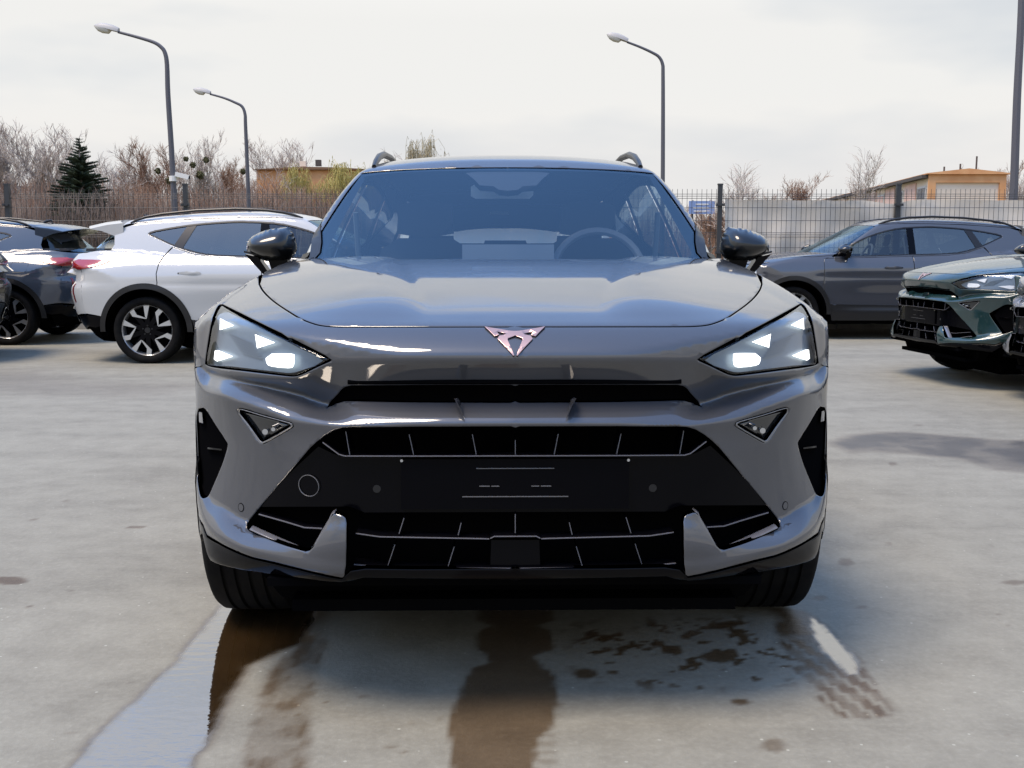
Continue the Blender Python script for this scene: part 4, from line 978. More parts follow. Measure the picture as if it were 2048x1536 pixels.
ys = np.concatenate([[-400, -100, -30, -10, -3, 0, 1, 1.8], np.arange(2.0, 3.7, .012), np.arange(3.7, 7, .03), np.arange(7, 15, .2), [15.2, 17, 20, 30, 60, 150, 400, 900]])
XX, YY = np.meshgrid(xs, ys, indexing='ij'); gx, gy = XX.ravel(), YY.ravel()
nx, ny = len(xs), len(ys)
gf = [(i * ny + j, (i + 1) * ny + j, (i + 1) * ny + j + 1, i * ny + j + 1) for i in range(nx - 1) for j in range(ny - 1)]
me = bpy.data.meshes.new('ground'); me.from_pydata(np.stack([gx, gy, gx * 0], -1).tolist(), [], gf)
jx = (fbm(gx * 9, gy * 9, 3) - .5) * .055; jy = (fbm(gx * 9, gy * 9, 9) - .5) * .055
jj = (fbm(gx * 45, gy * 45, 21, 3) - .5) * .012
Pq = np.stack([gx + jx * .5 + jj, gy + jy * .5 + jj], -1)
def pmask(poly, soft=.012, noise=1.0):
    pg = np.array([gnd(*p) for p in poly]); c = pg.mean(0); rad = np.linalg.norm(pg - c, axis=1).max() + .3
    m = np.zeros(len(gx)); k = np.where(np.hypot(gx - c[0], gy - c[1]) < rad)[0]
    q = Pq[k] * noise + np.stack([gx, gy], -1)[k] * (1 - noise); d = segdist(q, pg); s = np.where(inpoly(q, pg), d, -d)
    m[k] = np.clip(.5 + s / (2 * soft), 0, 1); return m
water = pmask([(448, 1205), (425, 1235), (398, 1262), (378, 1290), (357, 1318), (340, 1338), (300, 1375), (255, 1415), (215, 1455), (180, 1495), (140, 1536), (90, 1600), (370, 1600), (388, 1530), (404, 1495), (422, 1460), (437, 1425), (468, 1370), (500, 1330), (560, 1298), (600, 1285), (625, 1250), (630, 1205)], .010)
fringe = pmask([(452, 1200), (418, 1233), (390, 1262), (368, 1290), (350, 1318), (330, 1340), (290, 1375), (245, 1415), (203, 1455), (165, 1495), (110, 1560), (380, 1600), (400, 1530), (416, 1495), (434, 1460), (450, 1425), (480, 1370), (512, 1330), (565, 1303), (612, 1285), (640, 1250), (640, 1200)], .010)
track = pmask([(640, 1200), (662, 1215), (655, 1262), (640, 1330), (625, 1400), (618, 1480), (610, 1560), (490, 1560), (500, 1440), (520, 1390), (545, 1340), (590, 1295)], .012)
track *= .35 + .5 * sstep(.36, .6, fbm(gx * 16, gy * 10, 31)) * (1 - .45 * (np.sin(gx * 95 + gy * 8) > .55))
mid = pmask([(962, 1205), (1100, 1205), (1106, 1240), (1075, 1252), (1106, 1262), (1106, 1298), (1060, 1312), (1080, 1330), (1108, 1352), (1112, 1395), (1104, 1455), (1080, 1475), (1060, 1580), (915, 1580), (905, 1490), (898, 1455), (915, 1395), (925, 1360), (943, 1336), (972, 1328), (970, 1308), (950, 1296), (958, 1262), (985, 1252), (958, 1240)], .006)
mid2 = pmask([(1060, 1360), (1112, 1360), (1112, 1600), (1050, 1600)], .01) * (.25 + .5 * (np.sin(gy * 150 + 3 * np.sin(gx * 20)) > .2)) * .5
rs = pmask([(1618, 1236), (1640, 1250), (1672, 1275), (1703, 1312), (1724, 1350), (1700, 1352), (1676, 1330), (1650, 1300), (1630, 1270)], .006)
rwet = pmask([(1540, 1215), (1610, 1222), (1650, 1250), (1712, 1312), (1738, 1345), (1762, 1385), (1790, 1428), (1745, 1436), (1690, 1438), (1650, 1412), (1622, 1370), (1598, 1330), (1560, 1290)], .01)
tr = sstep(3.0, 2.86, gy); stripe = (np.sin((gx - (gy - 2.6) * -.28) * 115) > .5) * tr * .8; rwet *= (1 - stripe) * (.6 + .4 * sstep(.35, .6, fbm(gx * 20, gy * 20, 5)))
spl = pmask([(1140, 1250), (1330, 1235), (1560, 1230), (1610, 1300), (1620, 1360), (1500, 1375), (1330, 1378), (1220, 1370), (1150, 1355)], .05) * sstep(.60, .66, fbm(gx * 26, gy * 26, 77, 3))
spots = np.zeros(len(gx))
for px, py, rx, ry in ((1168, 1347, 26, 11), (1440, 1314, 38, 12), (1548, 1491, 25, 15), (1024, 1398, 5, 3), (829, 1446, 4, 3), (1397, 1375, 9, 4), (1480, 1405, 20, 7), (1784, 927, 9, 3), (270, 1054, 17, 3), (1720, 1214, 10, 3), (20, 1160, 40, 8), (1638, 1195, 14, 6), (2030, 1165, 30, 5), (1690, 1125, 16, 7)) + tuple((float(u_), float(v_), float(r_), float(r_ * .35)) for u_, v_, r_ in zip(np.random.RandomState(8).uniform(0, 2048, 46), 760 + 760 * np.random.RandomState(9).uniform(0, 1, 46) ** 1.2, np.random.RandomState(10).uniform(2.5, 7, 46))):
    p = np.array([gnd(px + rx * math.cos(a), py + ry * math.sin(a)) for a in np.linspace(0, 2 * math.pi, 12)[:-1]]); c = p.mean(0)
    k = np.where(np.hypot(gx - c[0], gy - c[1]) < .4)[0]; q = Pq[k] - np.array([jx.mean(), jy.mean()]) * 0; s = np.where(inpoly(q, p), 1, -1) * segdist(q, p); spots[k] = np.maximum(spots[k], np.clip(.5 + s / .012, 0, 1) * (.95 if px < 1500 else .6))
pat = pmask([(1660, 885), (1700, 872), (1740, 866), (1810, 864), (1900, 872), (1980, 879), (2048, 880), (2300, 900), (2300, 990), (2048, 945), (1990, 938), (1930, 918), (1850, 910), (1760, 903), (1700, 905)], .05) * (.6 + .4 * sstep(.3, .6, fbm(gx * 5, gy * 5, 13)))
lp = pmask([(-200, 740), (60, 742), (160, 765), (420, 770), (300, 790), (100, 785), (-200, 778)], .25) * .35
wet = np.clip(np.maximum.reduce([mid * .9, track, mid2, rwet, spl, spots, fringe * .55, pat * 1.0, lp]), 0, 1)
wat = np.clip(np.maximum(water, rs * .9), 0, 1)
for nm, arr in (('wet', wet), ('water', wat), ('patch', np.clip(pat + lp, 0, 1))):
    at_ = me.attributes.new(nm, 'FLOAT', 'POINT'); at_.data.foreach_set('value', arr.astype(np.float32))
gm = bpy.data.materials.new('concrete'); gm.use_nodes = True; nt = gm.node_tree; nd = nt.nodes; ln = nt.links; bs = nd['Principled BSDF']
def N(t, **k):
    n = nd.new(t)
    for a, v in k.items():
        if a in n.inputs: n.inputs[a].default_value = v
        else: setattr(n, a, v)
    return n
def ramp(src, stops):
    r = nd.new('ShaderNodeValToRGB'); e = r.color_ramp.elements
    while len(e) < len(stops): e.new(0.5)
    for i, (p, c) in enumerate(stops): e[i].position = p; e[i].color = (*c, 1)
    ln.new(src, r.inputs['Fac']); return r.outputs['Color']
def mix(f, a, b, mode='MIX'):
    m = nd.new('ShaderNodeMix'); m.data_type = 'RGBA'; m.blend_type = mode
    for i, v in ((0, f), (6, a), (7, b)):
        if isinstance(v, (int, float)): m.inputs[i].default_value = v
        elif isinstance(v, tuple): m.inputs[i].default_value = (*v, 1)
        else: ln.new(v, m.inputs[i])
    return m.outputs[2]
tcg = N('ShaderNodeTexCoord').outputs['Object']
big = N('ShaderNodeTexNoise', Scale=.9, Detail=8, Roughness=.6); ln.new(tcg, big.inputs['Vector'])
mpg = N('ShaderNodeMapping'); mpg.inputs['Scale'].default_value = (.35, 1.6, 1); ln.new(tcg, mpg.inputs[0])
strk = N('ShaderNodeTexNoise', Scale=1.4, Detail=9, Roughness=.62); ln.new(mpg.outputs[0], strk.inputs['Vector'])
fine = N('ShaderNodeTexNoise', Scale=55, Detail=8, Roughness=.7); ln.new(tcg, fine.inputs['Vector'])
blot = N('ShaderNodeTexNoise', Scale=7, Detail=7, Roughness=.65); ln.new(tcg, blot.inputs['Vector'])
c0 = ramp(big.outputs['Fac'], [(.34, (0.216, 0.200, 0.179)), (.66, (0.284, 0.265, 0.240))])
c1 = mix(.65, c0, ramp(strk.outputs['Fac'], [(.38, (0.153, 0.140, 0.125)), (.50, (0.251, 0.234, 0.212)), (.68, (0.321, 0.302, 0.277))]))
c2 = mix(.45, c1, ramp(blot.outputs['Fac'], [(.35, (0.177, 0.160, 0.140)), (.60, (0.284, 0.264, 0.238))]))
c3 = mix(.17, c2, ramp(fine.outputs['Fac'], [(.35, (0.130, 0.125, 0.116)), (.52, (0.246, 0.237, 0.225)), (.72, (0.484, 0.474, 0.456))]))
vor = N('ShaderNodeTexVoronoi', Scale=38.0); vor.feature = 'F1'; ln.new(tcg, vor.inputs['Vector'])
peb = ramp(vor.outputs['Distance'], [(.0, (1, 1, 1)), (.13, (1, 1, 1)), (.17, (0, 0, 0))])
vsel = ramp(vor.outputs['Color'], [(.80, (0, 0, 0)), (.86, (1, 1, 1))])
pm = mix(1.0, peb, vsel, 'MULTIPLY'); c4 = mix(pm, c3, (0.391, 0.381, 0.358)); 
aw = N('ShaderNodeAttribute'); aw.attribute_name = 'wet'; awt = N('ShaderNodeAttribute'); awt.attribute_name = 'water'; ap = N('ShaderNodeAttribute'); ap.attribute_name = 'patch'
wetc = mix(1.0, c4, mix(ap.outputs['Fac'], (.38, .255, .155), (.36, .34, .345)), 'MULTIPLY')
c5 = mix(aw.outputs['Fac'], c4, wetc)
watc = mix(1.0, c4, (.16, .095, .045), 'MULTIPLY'); c6 = mix(awt.outputs['Fac'], c5, watc)
c6 = mix(1.0, c6, (.885, .905, .80), 'MULTIPLY'); ln.new(c6, bs.inputs['Base Color'])
r1 = N('ShaderNodeMapRange'); ln.new(aw.outputs['Fac'], r1.inputs['Value']); r1.inputs['To Min'].default_value = .78; r1.inputs['To Max'].default_value = .42
r2 = nd.new('ShaderNodeMix'); ln.new(awt.outputs['Fac'], r2.inputs[0]); ln.new(r1.outputs[0], r2.inputs[2]); r2.inputs[3].default_value = .035; ln.new(r2.outputs[0], bs.inputs['Roughness'])
bs.inputs['Specular IOR Level'].default_value = .5; bs.inputs['Coat IOR'].default_value = 3.2; bs.inputs['Coat Roughness'].default_value = .02; ln.new(awt.outputs['Fac'], bs.inputs['Coat Weight'])
rip = N('ShaderNodeTexNoise', Scale=14, Detail=3); mpr = N('ShaderNodeMapping'); mpr.inputs['Scale'].default_value = (1.0, 2.6, 1); mpr.inputs['Rotation'].default_value = (0, 0, R(25)); ln.new(tcg, mpr.inputs[0]); ln.new(mpr.outputs[0], rip.inputs['Vector'])
bp1 = N('ShaderNodeBump', Strength=.55, Distance=.004); ln.new(fine.outputs['Fac'], bp1.inputs['Height'])
inv = N('ShaderNodeMath', operation='SUBTRACT'); inv.inputs[0].default_value = .6; ln.new(awt.outputs['Fac'], inv.inputs[1]); inv.use_clamp = True; ln.new(inv.outputs[0], bp1.inputs['Strength'])
bp2 = N('ShaderNodeBump', Strength=.10, Distance=.01); ln.new(rip.outputs['Fac'], bp2.inputs['Height']); ln.new(bp1.outputs[0], bp2.inputs['Normal']); 
mw = N('ShaderNodeMath', operation='MULTIPLY'); ln.new(awt.outputs['Fac'], mw.inputs[0]); mw.inputs[1].default_value = .07; ln.new(mw.outputs[0], bp2.inputs['Strength'])
ln.new(bp2.outputs[0], bs.inputs['Normal']); ln.new(bp2.outputs[0], bs.inputs['Coat Normal'])
me.materials.append(gm); ground = lk(bpy.data.objects.new('ground', me)); tag(ground, kind='structure')
# ------------------------------------------------------------------ kerb and verge
FY = 15.1
M_KERB = noise_color(mat('kerb_concrete', (.30, .29, .27), .85), (.42, .41, .38), 3, bump=.3)
for i in range(34):
    mb = MB(); x = -17 + i * 1.0; mb.box((x, FY - .42, .05), (.985, .14, .10))
    k = mb.build('kerbstone', M_KERB)
    if i == 0: kr = empty('kerb', (0, 0, 0), kind='structure')
    k.parent = kr
M_SOIL = noise_color(mat('verge_soil', (.10, .085, .05), .95), (.17, .16, .08), 2.5, bump=.6)
mb = MB(); gxs = list(np.linspace(-60, 60, 40)); gys = [FY - .35, FY + 1, FY + 4, 30, 60, 140, 600]
for x in gxs:
    for y in gys: mb.v.append((x * (1 if y < 31 else y / 30), y, .06 + (.02 * math.sin(x * 3 + y))))
mb.n = len(mb.v); m_ = len(gys); mb.f = [(i * m_ + j, (i + 1) * m_ + j, (i + 1) * m_ + j + 1, i * m_ + j + 1) for i in range(len(gxs) - 1) for j in range(m_ - 1)]
tag(mb.build('verge', M_SOIL, smooth=True), kind='structure')
M_GRASS = noise_color(mat('dry_grass', (.075, .085, .03), .8), (.20, .17, .08), 5)
mb = MB()
for i in range(9000):
    x = RNG.uniform(-9, 9); y = FY - .33 + abs(RNG.normal(0, .35)); h = RNG.uniform(.03, .11) * (.5 + fbm(np.array([x * 2]), np.array([y * 2]), 4)[0]); a = RNG.uniform(0, 6.28); w = .006; l = RNG.normal(0, .02, 2)
    mb.add([(x - w * math.cos(a), y - w * math.sin(a), .05), (x + w * math.cos(a), y + w * math.sin(a), .05), (x + l[0], y + l[1], .06 + h)], [(0, 1, 2)])
tag(mb.build('grass', M_GRASS), 'short dry grass along the foot of the fence', 'grass', kind='stuff')
# ------------------------------------------------------------------ fence
M_FEN = mat('fence_steel', (.045, .048, .052), .45, metal=.3)
fen = empty('wire_fence', (0, FY, 0), label='dark steel wire mesh fence on square posts closing off the car park', cat='fence')
PX0, SPC, FH = -9.63, 2.513, 1.86
panel_me = None
for k in range(9):
    x0 = PX0 + k * SPC
    mb = MB(); mb.box((x0, 0, 1.0), (.062, .062, 2.0)); mb.box((x0, 0, 2.005), (.072, .072, .02)); post = mb.build('post', M_FEN, fen)
    mb = MB()
    for z in (.25, 1.05, 1.72): mb.box((x0, -.045, z), (.12, .03, .035)); mb.tube([(x0 + .03, -.055, z), (x0 + .03, -.085, z)], .009, 6); mb.tube([(x0 - .03, -.055, z), (x0 - .03, -.085, z)], .009, 6)
    mb.build('clamp', M_FEN, post)
    if k == 8: break
    if panel_me is None:
        mb = MB(); nW = 36
        for j in range(nW): xx = .05 + j * (SPC - .1) / (nW - 1); mb.tube([(xx, 0, .06), (xx, 0, 1.94)], .0032, 4)
        for z, dbl in ((.12, 1), (.32, 0), (.52, 0), (.72, 1), (.92, 0), (1.12, 0), (1.30, 1), (1.50, 0), (1.68, 0), (1.84, 1)):
            if dbl:
                for dz, dy in ((-.03, .0), (0, -.022), (.03, 0)): mb.tube([(0.03, dy, z + dz), (SPC - .03, dy, z + dz)], .0034, 4)
            else: mb.tube([(.03, -.005, z), (SPC - .03, -.005, z)], .0032, 4)
        o = mb.build('mesh_panel', M_FEN, fen); panel_me = o.data; o.location = (x0, 0, 0)
    else: o = lk(bpy.data.objects.new('mesh_panel', panel_me), fen); o.location = (x0, 0, 0)
# pale screening sheet tied to the fence on the right
M_TARP = noise_color(mat('screen_cloth', (.64, .58, .49), .75), (.74, .68, .59), 2.5, stretch=(1, 1, .4))
mb = MB(); tx = np.arange(3.02, 10.5, .035); tz = np.linspace(.08, 1.0, 22)
T_ = []
for x in tx:
    top = 1.79 + .004 * math.sin(x * 9) + .007 * math.sin(x * 2.2 + 1) - .05 * math.exp(-((x - 5.36) / .25) ** 2)
    for q in tz:
        z = .08 + (top - .08) * (q - .08) / .92; y = FY + .045 + .018 * math.sin(x * 5 + z * 2) * math.sin(z * 3.1 + x) + .014 * math.sin(x * 13 + 2 * math.sin(z * 3)) + .012 * math.sin(z * 9 + x * 1.7)
        T_.append((x, y, z))
m_ = len(tz); mb.add(T_ + [(x, y + .004, z) for x, y, z in T_], [f for i in range(len(tx) - 1) for j in range(m_ - 1) for f in ((i * m_ + j, (i + 1) * m_ + j, (i + 1) * m_ + j + 1, i * m_ + j + 1),)])
n0 = len(T_); mb.f += [(a + n0, d + n0, c + n0, b + n0) for a, b, c, d in mb.f[:]]
tag(mb.build('screen_sheet', M_TARP, smooth=True), 'pale beige cloth screen stretched behind the fence wires on the right', 'screen')
# ------------------------------------------------------------------ street lamps
M_POLE = mat('pole_paint', (.085, .085, .10), .55); M_HEAD = mat('lamp_head_paint', (.38, .37, .36), .5); M_BOWL = mat('lamp_bowl', (.62, .60, .56), .25)
def street_lamp(pts, Y, label, r0, r1, head_len, head=True):
    base = at(pts[0][0], pts[0][1], Y); root = empty('street_lamp', (base.x, Y, 0), label=label, cat='street lamp', group='street lamps beyond the fence')
    P3 = [at(px, py, Y) - Vector((base.x, Y, 0)) for px, py in pts]; P3 = [Vector((P3[0].x + (P3[0].x - P3[1].x) * .0, 0, 0))] + P3
    P3 = [Vector(p) for p in curve2([tuple(p) for p in P3], 4)]
    n = len(P3); mb = MB(); mb.tube(P3, [r0 + (r1 - r0) * (i / (n - 1)) ** .8 for i in range(n)], 10); mb.build('pole', M_POLE, root, smooth=True)
    if head:
        e = P3[-1]; d = (P3[-1] - P3[-3]).normalized(); up = Vector((-d.z, 0, d.x)); up = up if up.z > 0 else -up
        L = head_len
        def hull(prof, sc, lowf, upf):
            mb = MB(); k = 12
            for i, (t, w) in enumerate(prof):
                c = e + d * (t * L)
                for a in range(k):
                    an = 2 * math.pi * a / k; h = math.sin(an); mb.v.append(tuple(c + Vector((0, 1, 0)) * (math.cos(an) * w * L * .17) + up * (h * w * L * (upf if h > 0 else lowf))))
            mb.n = len(mb.v); m2 = len(prof)
            mb.f = [(i * k + a, i * k + (a + 1) % k, (i + 1) * k + (a + 1) % k, (i + 1) * k + a) for i in range(m2 - 1) for a in range(k)] + [tuple(range(k)), tuple((m2 - 1) * k + a for a in range(k))]
            return mb
        fixn(hull([(-.02, .75), (.0, .8), (.25, 1.0), (.55, 1.0), (.8, .75), (.93, .4), (1.0, .08)], 1, .02, .22).build('lamp_head', M_HEAD, root, smooth=True))
        fixn(hull([(.28, .3), (.36, .85), (.6, 1.0), (.8, .8), (.92, .4), (.98, .1)], 1, .20, .0).build('lamp_bowl', M_BOWL, root, smooth=True))
    return root
l1 = street_lamp([(350, 430), (343, 300), (336, 190), (334, 130), (330, 106), (322, 94), (306, 84), (270, 73), (236, 64)], 26.6, 'leftmost and tallest curved street lamp, carrying a white camera', .085, .032, .60)
l2 = street_lamp([(498, 425), (494, 320), (491, 250), (490, 228), (484, 213), (470, 205), (448, 196), (420, 188)], 37.3, 'shorter curved street lamp standing right of the one with the camera', .085, .032, .60)
l3 = street_lamp([(1325, 420), (1326, 260), (1326, 150), (1325, 128), (1318, 114), (1304, 105), (1280, 94), (1254, 84)], 28, 'curved street lamp rising behind the right end of the grey car roof', .065, .028, .56)
l4 = street_lamp([(2026, 420), (2034, 200), (2041, 60), (2046, -80), (2049, -200)], 18, 'thick straight street lamp post at the right edge', .075, .05, .6, head=False)
p = at(347, 352, 26.6); cam_r = empty('security_camera', tuple(p), label='white security camera fixed on the leftmost street lamp pole', cat='camera')
M_WH = mat('white_plastic', (.72, .71, .68), .45)
mb = MB(); mb.tube([(-.0, -.02, 0), (.0, -.02, -.13)], .10, 12); mb.tube([(.05, -.03, -.05), (.16, -.05, -.03)], .03, 8); mb.build('bracket', M_WH, cam_r)
mb = MB(); mb.box((.24, -.05, .02), (.34, .12, .11)); o = mb.build('housing', M_WH, cam_r); o.rotation_euler = (0, R(14), 0); o.location = (0, 0, .04)
mb = MB(); mb.tube([(.41, -.05, .02), (.425, -.05, .02)], .045, 12); q = mb.build('camera_lens', M_GLOSSB, cam_r); q.rotation_euler = (0, R(14), 0); q.location = (0, 0, .04)
# ------------------------------------------------------------------ trees
M_BARK = noise_color(mat('bare_bark', (.26, .215, .18), .9), (.38, .33, .29), 3); M_TWIG = noise_color(mat('bare_twigs', (.33, .275, .235), .9), (.46, .40, .35), 2)
M_TWIG_R = noise_color(mat('reddish_twigs', (.20, .115, .075), .9), (.29, .18, .12), 2)
M_NEEDLE = noise_color(mat('spruce_needles', (.018, .034, .018), .7), (.05, .07, .035), 4); M_WILLOW = noise_color(mat('willow_shoots', (.36, .31, .09), .8), (.50, .42, .14), 3)
M_MIST = mat('mistletoe', (.09, .085, .035), .9)
def grow(seed, H, spread, up=.55, levels=5, droop=0.0, dens_=1.0, lean=0.0, low=.18):
    """bare tree: returns (trunk, twigs) mesh collectors"""
    rn = np.random.RandomState(seed); tr = MB(); tw = MB()
    def rec(p, d, L, r, lv):
        n = 4 if lv < 3 else 3; pts = [p]; rad = [r]; q = np.array(p); dd = np.array(d)
        for i in range(n):
            dd = dd + rn.normal(0, .13 + .02 * lv, 3) + np.array([0, 0, .10 * up if lv < levels else -droop]); 
            if lv >= levels - 1: dd = dd + np.array([0, 0, -droop])
            dd /= np.linalg.norm(dd); q = q + dd * L / n; pts.append(tuple(q)); rad.append(r * (1 - .55 * (i + 1) / n))
        (tr if lv < 2 else tw).tube(pts, rad, 6 if lv == 0 else (4 if lv < 2 else 3), cap=False)
        if lv >= levels: return
        k = int(rn.randint(4, 6) * dens_) + (3 if lv == 0 else 0)
        for j in range(k):
            t = rn.uniform(low if lv == 0 else .15, 1.0) if j else 1.0
            fi = t * n; i = min(int(fi), n - 1); f = fi - i; b = np.array(pts[i]) * (1 - f) + np.array(pts[i + 1]) * f
            a = rn.uniform(0, 2 * math.pi); tl = np.tan(R(rn.uniform(18, 48))) * spread
            base = np.array(pts[i + 1]) - np.array(pts[i]); base /= np.linalg.norm(base)
            o = np.array([math.cos(a), math.sin(a), 0]); o = o - base * (o @ base); nd_ = base + o * tl + np.array([0, 0, up * .35]); nd_ /= np.linalg.norm(nd_)
            rec(tuple(b), nd_, L * rn.uniform(.50, .74) * (1 - .25 * t * (lv == 0)), max(rad[i] * .6, .0125), lv + 1)
    rec((0, 0, 0), (lean, 0, 1), H * .52, H * .017, 0)
    return tr, tw
TV = {}
def tree_at(key, px, py_top, Y, label, mats=(M_BARK, M_TWIG), name='bare_tree', rot=0.0, group='bare trees beyond the fence', sx=1.0, base_z=0.0, cat='tree'):
    tr, tw = TV[key]; top = at(px, py_top, Y).z; me_t, me_w, H0 = tr, tw, TV[key + '_h']
    r = empty(name, (at(px, 480, Y).x, Y, base_z), rot, label, cat, group); s = (top - base_z) / H0; r.scale = (s * sx, s * sx, s)
    for nm, m_e, m in (('trunk', me_t, mats[0]), ('crown', me_w, mats[1])):
        o = lk(bpy.data.objects.new(nm, m_e), r); o.material_slots[0].link = 'OBJECT'; o.material_slots[0].material = m
    return r
def variant(key, **k):
    tr, tw = grow(**k)
    hz = max(p[2] for p in tw.v); TV[key + '_h'] = hz
    out = []
    for nm, mb_ in (('trunk', tr), ('crown', tw)):
        o = mb_.build(nm, M_BARK); me_ = o.data; bpy.data.objects.remove(o); out.append(me_)
    TV[key] = out
variant('A', seed=11, H=9, spread=.75, up=1.1, levels=5, dens_=1.1)
variant('B', seed=23, H=9, spread=.9, up=.9, levels=5, dens_=1.1)
variant('C', seed=37, H=8, spread=1.1, up=.35, levels=4, dens_=1.2, low=.1)
variant('D', seed=41, H=8, spread=.8, up=.8, levels=5, dens_=1.05)
def willow_variant(key, seed, ns):
    rn = np.random.RandomState(seed); H = 8.0; tr, tw = grow(seed, H, .95, up=.5, levels=3, dens_=1.1, low=.2)
    ends = [np.array(p) for p in tw.v[::3] if p[2] > 3.0]; sh = MB()
    for i in range(ns):
        p = ends[rn.randint(len(ends))] + rn.normal(0, .15, 3); L = rn.uniform(.7, 2.6); dr = rn.normal(0, .35, 2); pts = []
        for t in (0, .2, .5, 1.0): pts.append((p[0] + dr[0] * min(t * 2, 1) * .8, p[1] + dr[1] * min(t * 2, 1) * .8, p[2] + .25 * math.sin(min(t * 3, 1) * math.pi) - L * t * t))
        sh.tube(pts, [.016, .014, .012, .006], 3, cap=False)
        for k in range(9):
            t = rn.uniform(.2, 1); q = np.array(pts[3]) * t + np.array(pts[1]) * (1 - t); u = rn.normal(0, .05, 3); sh.add([q, q + u + [0, 0, -.12], q + u * .3 + [0, 0, -.06] + rn.normal(0, .02, 3)], [(0, 1, 2)])
    tw.add(sh.v, sh.f); TV[key + '_h'] = max(p[2] for p in tw.v); out = []
    for nm, mb_ in (('trunk', tr), ('crown', tw)):
        o = mb_.build(nm, M_BARK); me_ = o.data; bpy.data.objects.remove(o); out.append(me_)
    TV[key] = out
willow_variant('W', 53, 2600)
tree_at('A', 20, 212, 46, 'tall bare tree at the left edge, its trunk nearly out of view', rot=.4)
tree_at('B', 80, 228, 44, 'broad bare tree left of the dark spruce', rot=1.2, sx=1.0)
tree_at('A', 128, 300, 52, 'thin bare tree just left of the dark spruce', rot=4.0, sx=.7)
tree_at('C', 232, 300, 50, 'low bare tree right of the dark spruce', rot=2.4)
tree_at('D', 285, 290, 55, 'bare tree between the spruce and the pole with the camera', rot=.2)
tree_at('B', 328, 270, 52, 'bare tree directly left of the pole with the camera', rot=2.0, mats=(M_BARK, M_TWIG_R))
tm = tree_at('A', 402, 254, 50, 'bare tree with mistletoe clumps between the two left street lamps', rot=3.3, sx=.9)
tree_at('D', 455, 290, 54, 'bare tree beside the shorter left street lamp', rot=5.1, mats=(M_BARK, M_TWIG_R))
tree_at('B', 548, 262, 72, 'rounded bare tree rising behind the orange building', rot=.9, sx=1.0)
tree_at('C', 575, 330, 46, 'thin bare tree standing in front of the orange building', rot=2.6, sx=.9)
tree_at('C', 612, 318, 62, 'small bare tree above the roof of the orange building', rot=.9)
tree_at('W', 690, 304, 50, 'yellow willow beside the orange building', mats=(M_BARK, M_WILLOW), name='willow_tree', rot=.3, group='yellow willows', sx=1.15)
tree_at('W', 655, 322, 52, 'lower yellow willow against the orange building', mats=(M_BARK, M_WILLOW), name='willow_tree', rot=2.2, group='yellow willows')
tree_at('W', 800, 262, 44, 'tall pale willow rising behind the grey car roof', mats=(M_BARK, noise_color(mat('pale_willow_shoots', (.36, .31, .19), .8), (.46, .39, .25), 3)), name='willow_tree', rot=4.2, group='yellow willows', sx=.8)
tree_at('C', 850, 292, 52, 'bare bush-like tree just behind the left roof rail', rot=1.9)
tree_at('C', 1492, 318, 26, 'sparse low bare tree left of the pinkish tree, above the screen', rot=.5, sx=1.1)
tree_at('D', 1600, 342, 75, 'far pinkish bare tree with a rounded crown', mats=(M_BARK, M_TWIG_R), rot=1.5, sx=1.2)
tree_at('C', 1708, 293, 25, 'sparse bare tree in front of the long low building', rot=3.9, sx=.8)
tree_at('D', 1558, 372, 60, 'small reddish shrub tree above the screen', mats=(M_BARK, M_TWIG_R), rot=1.0)
tree_at('D', 2010, 316, 70, 'bare tree behind the end of the building with the orange frame', mats=(M_BARK, M_TWIG_R), rot=.7, sx=1.2)
tree_at('B', 2062, 330, 60, 'bare tree right of the thick lamp post', rot=2.7)
tree_at('D', 1410, 405, 30, 'reddish bush by the gap in the screen', mats=(M_BARK, M_TWIG_R), rot=2.7, name='bush', sx=1.3, cat='bush')
tree_at('D', 1462, 398, 34, 'reddish bush right behind the end of the screen', mats=(M_BARK, M_TWIG_R), rot=.7, name='bush', sx=1.3, cat='bush')
# mistletoe balls in the bare crowns
def leafball(c, r, n, seed, parent):
    rn = np.random.RandomState(seed); mb = MB()
    for i in range(n):
        d = rn.normal(0, 1, 3); d /= np.linalg.norm(d); p = np.array(c) + d * r * rn.uniform(.3, 1); u = rn.normal(0, 1, 3); u /= np.linalg.norm(u); w = np.cross(d, u); s = .09
        mb.add([p - u * s, p + u * s, p + w * s], [(0, 1, 2)])
    return mb.build('mistletoe', M_MIST, parent)
for i, (px, py, rr) in enumerate(((316, 342, 5), (386, 330, 5), (400, 350, 8), (372, 318, 4), (412, 320, 5), (486, 343, 5), (338, 362, 6))):
    p = at(px, py, 49); o = leafball((0, 0, 0), rr * 49 / FPX, 260, i, None); o.location = p
    tag(o, ('yellow green mistletoe clump left of the camera pole', 'small mistletoe clump high in the bare crown right of the camera', 'largest brown green mistletoe clump right of the camera', 'tiny mistletoe clump highest in the crown', 'small mistletoe clump at the right side of the crown', 'mistletoe clump just left of the shorter left lamp pole', 'low mistletoe clump beside the camera pole')[i], 'mistletoe', 'mistletoe clumps in the bare trees')
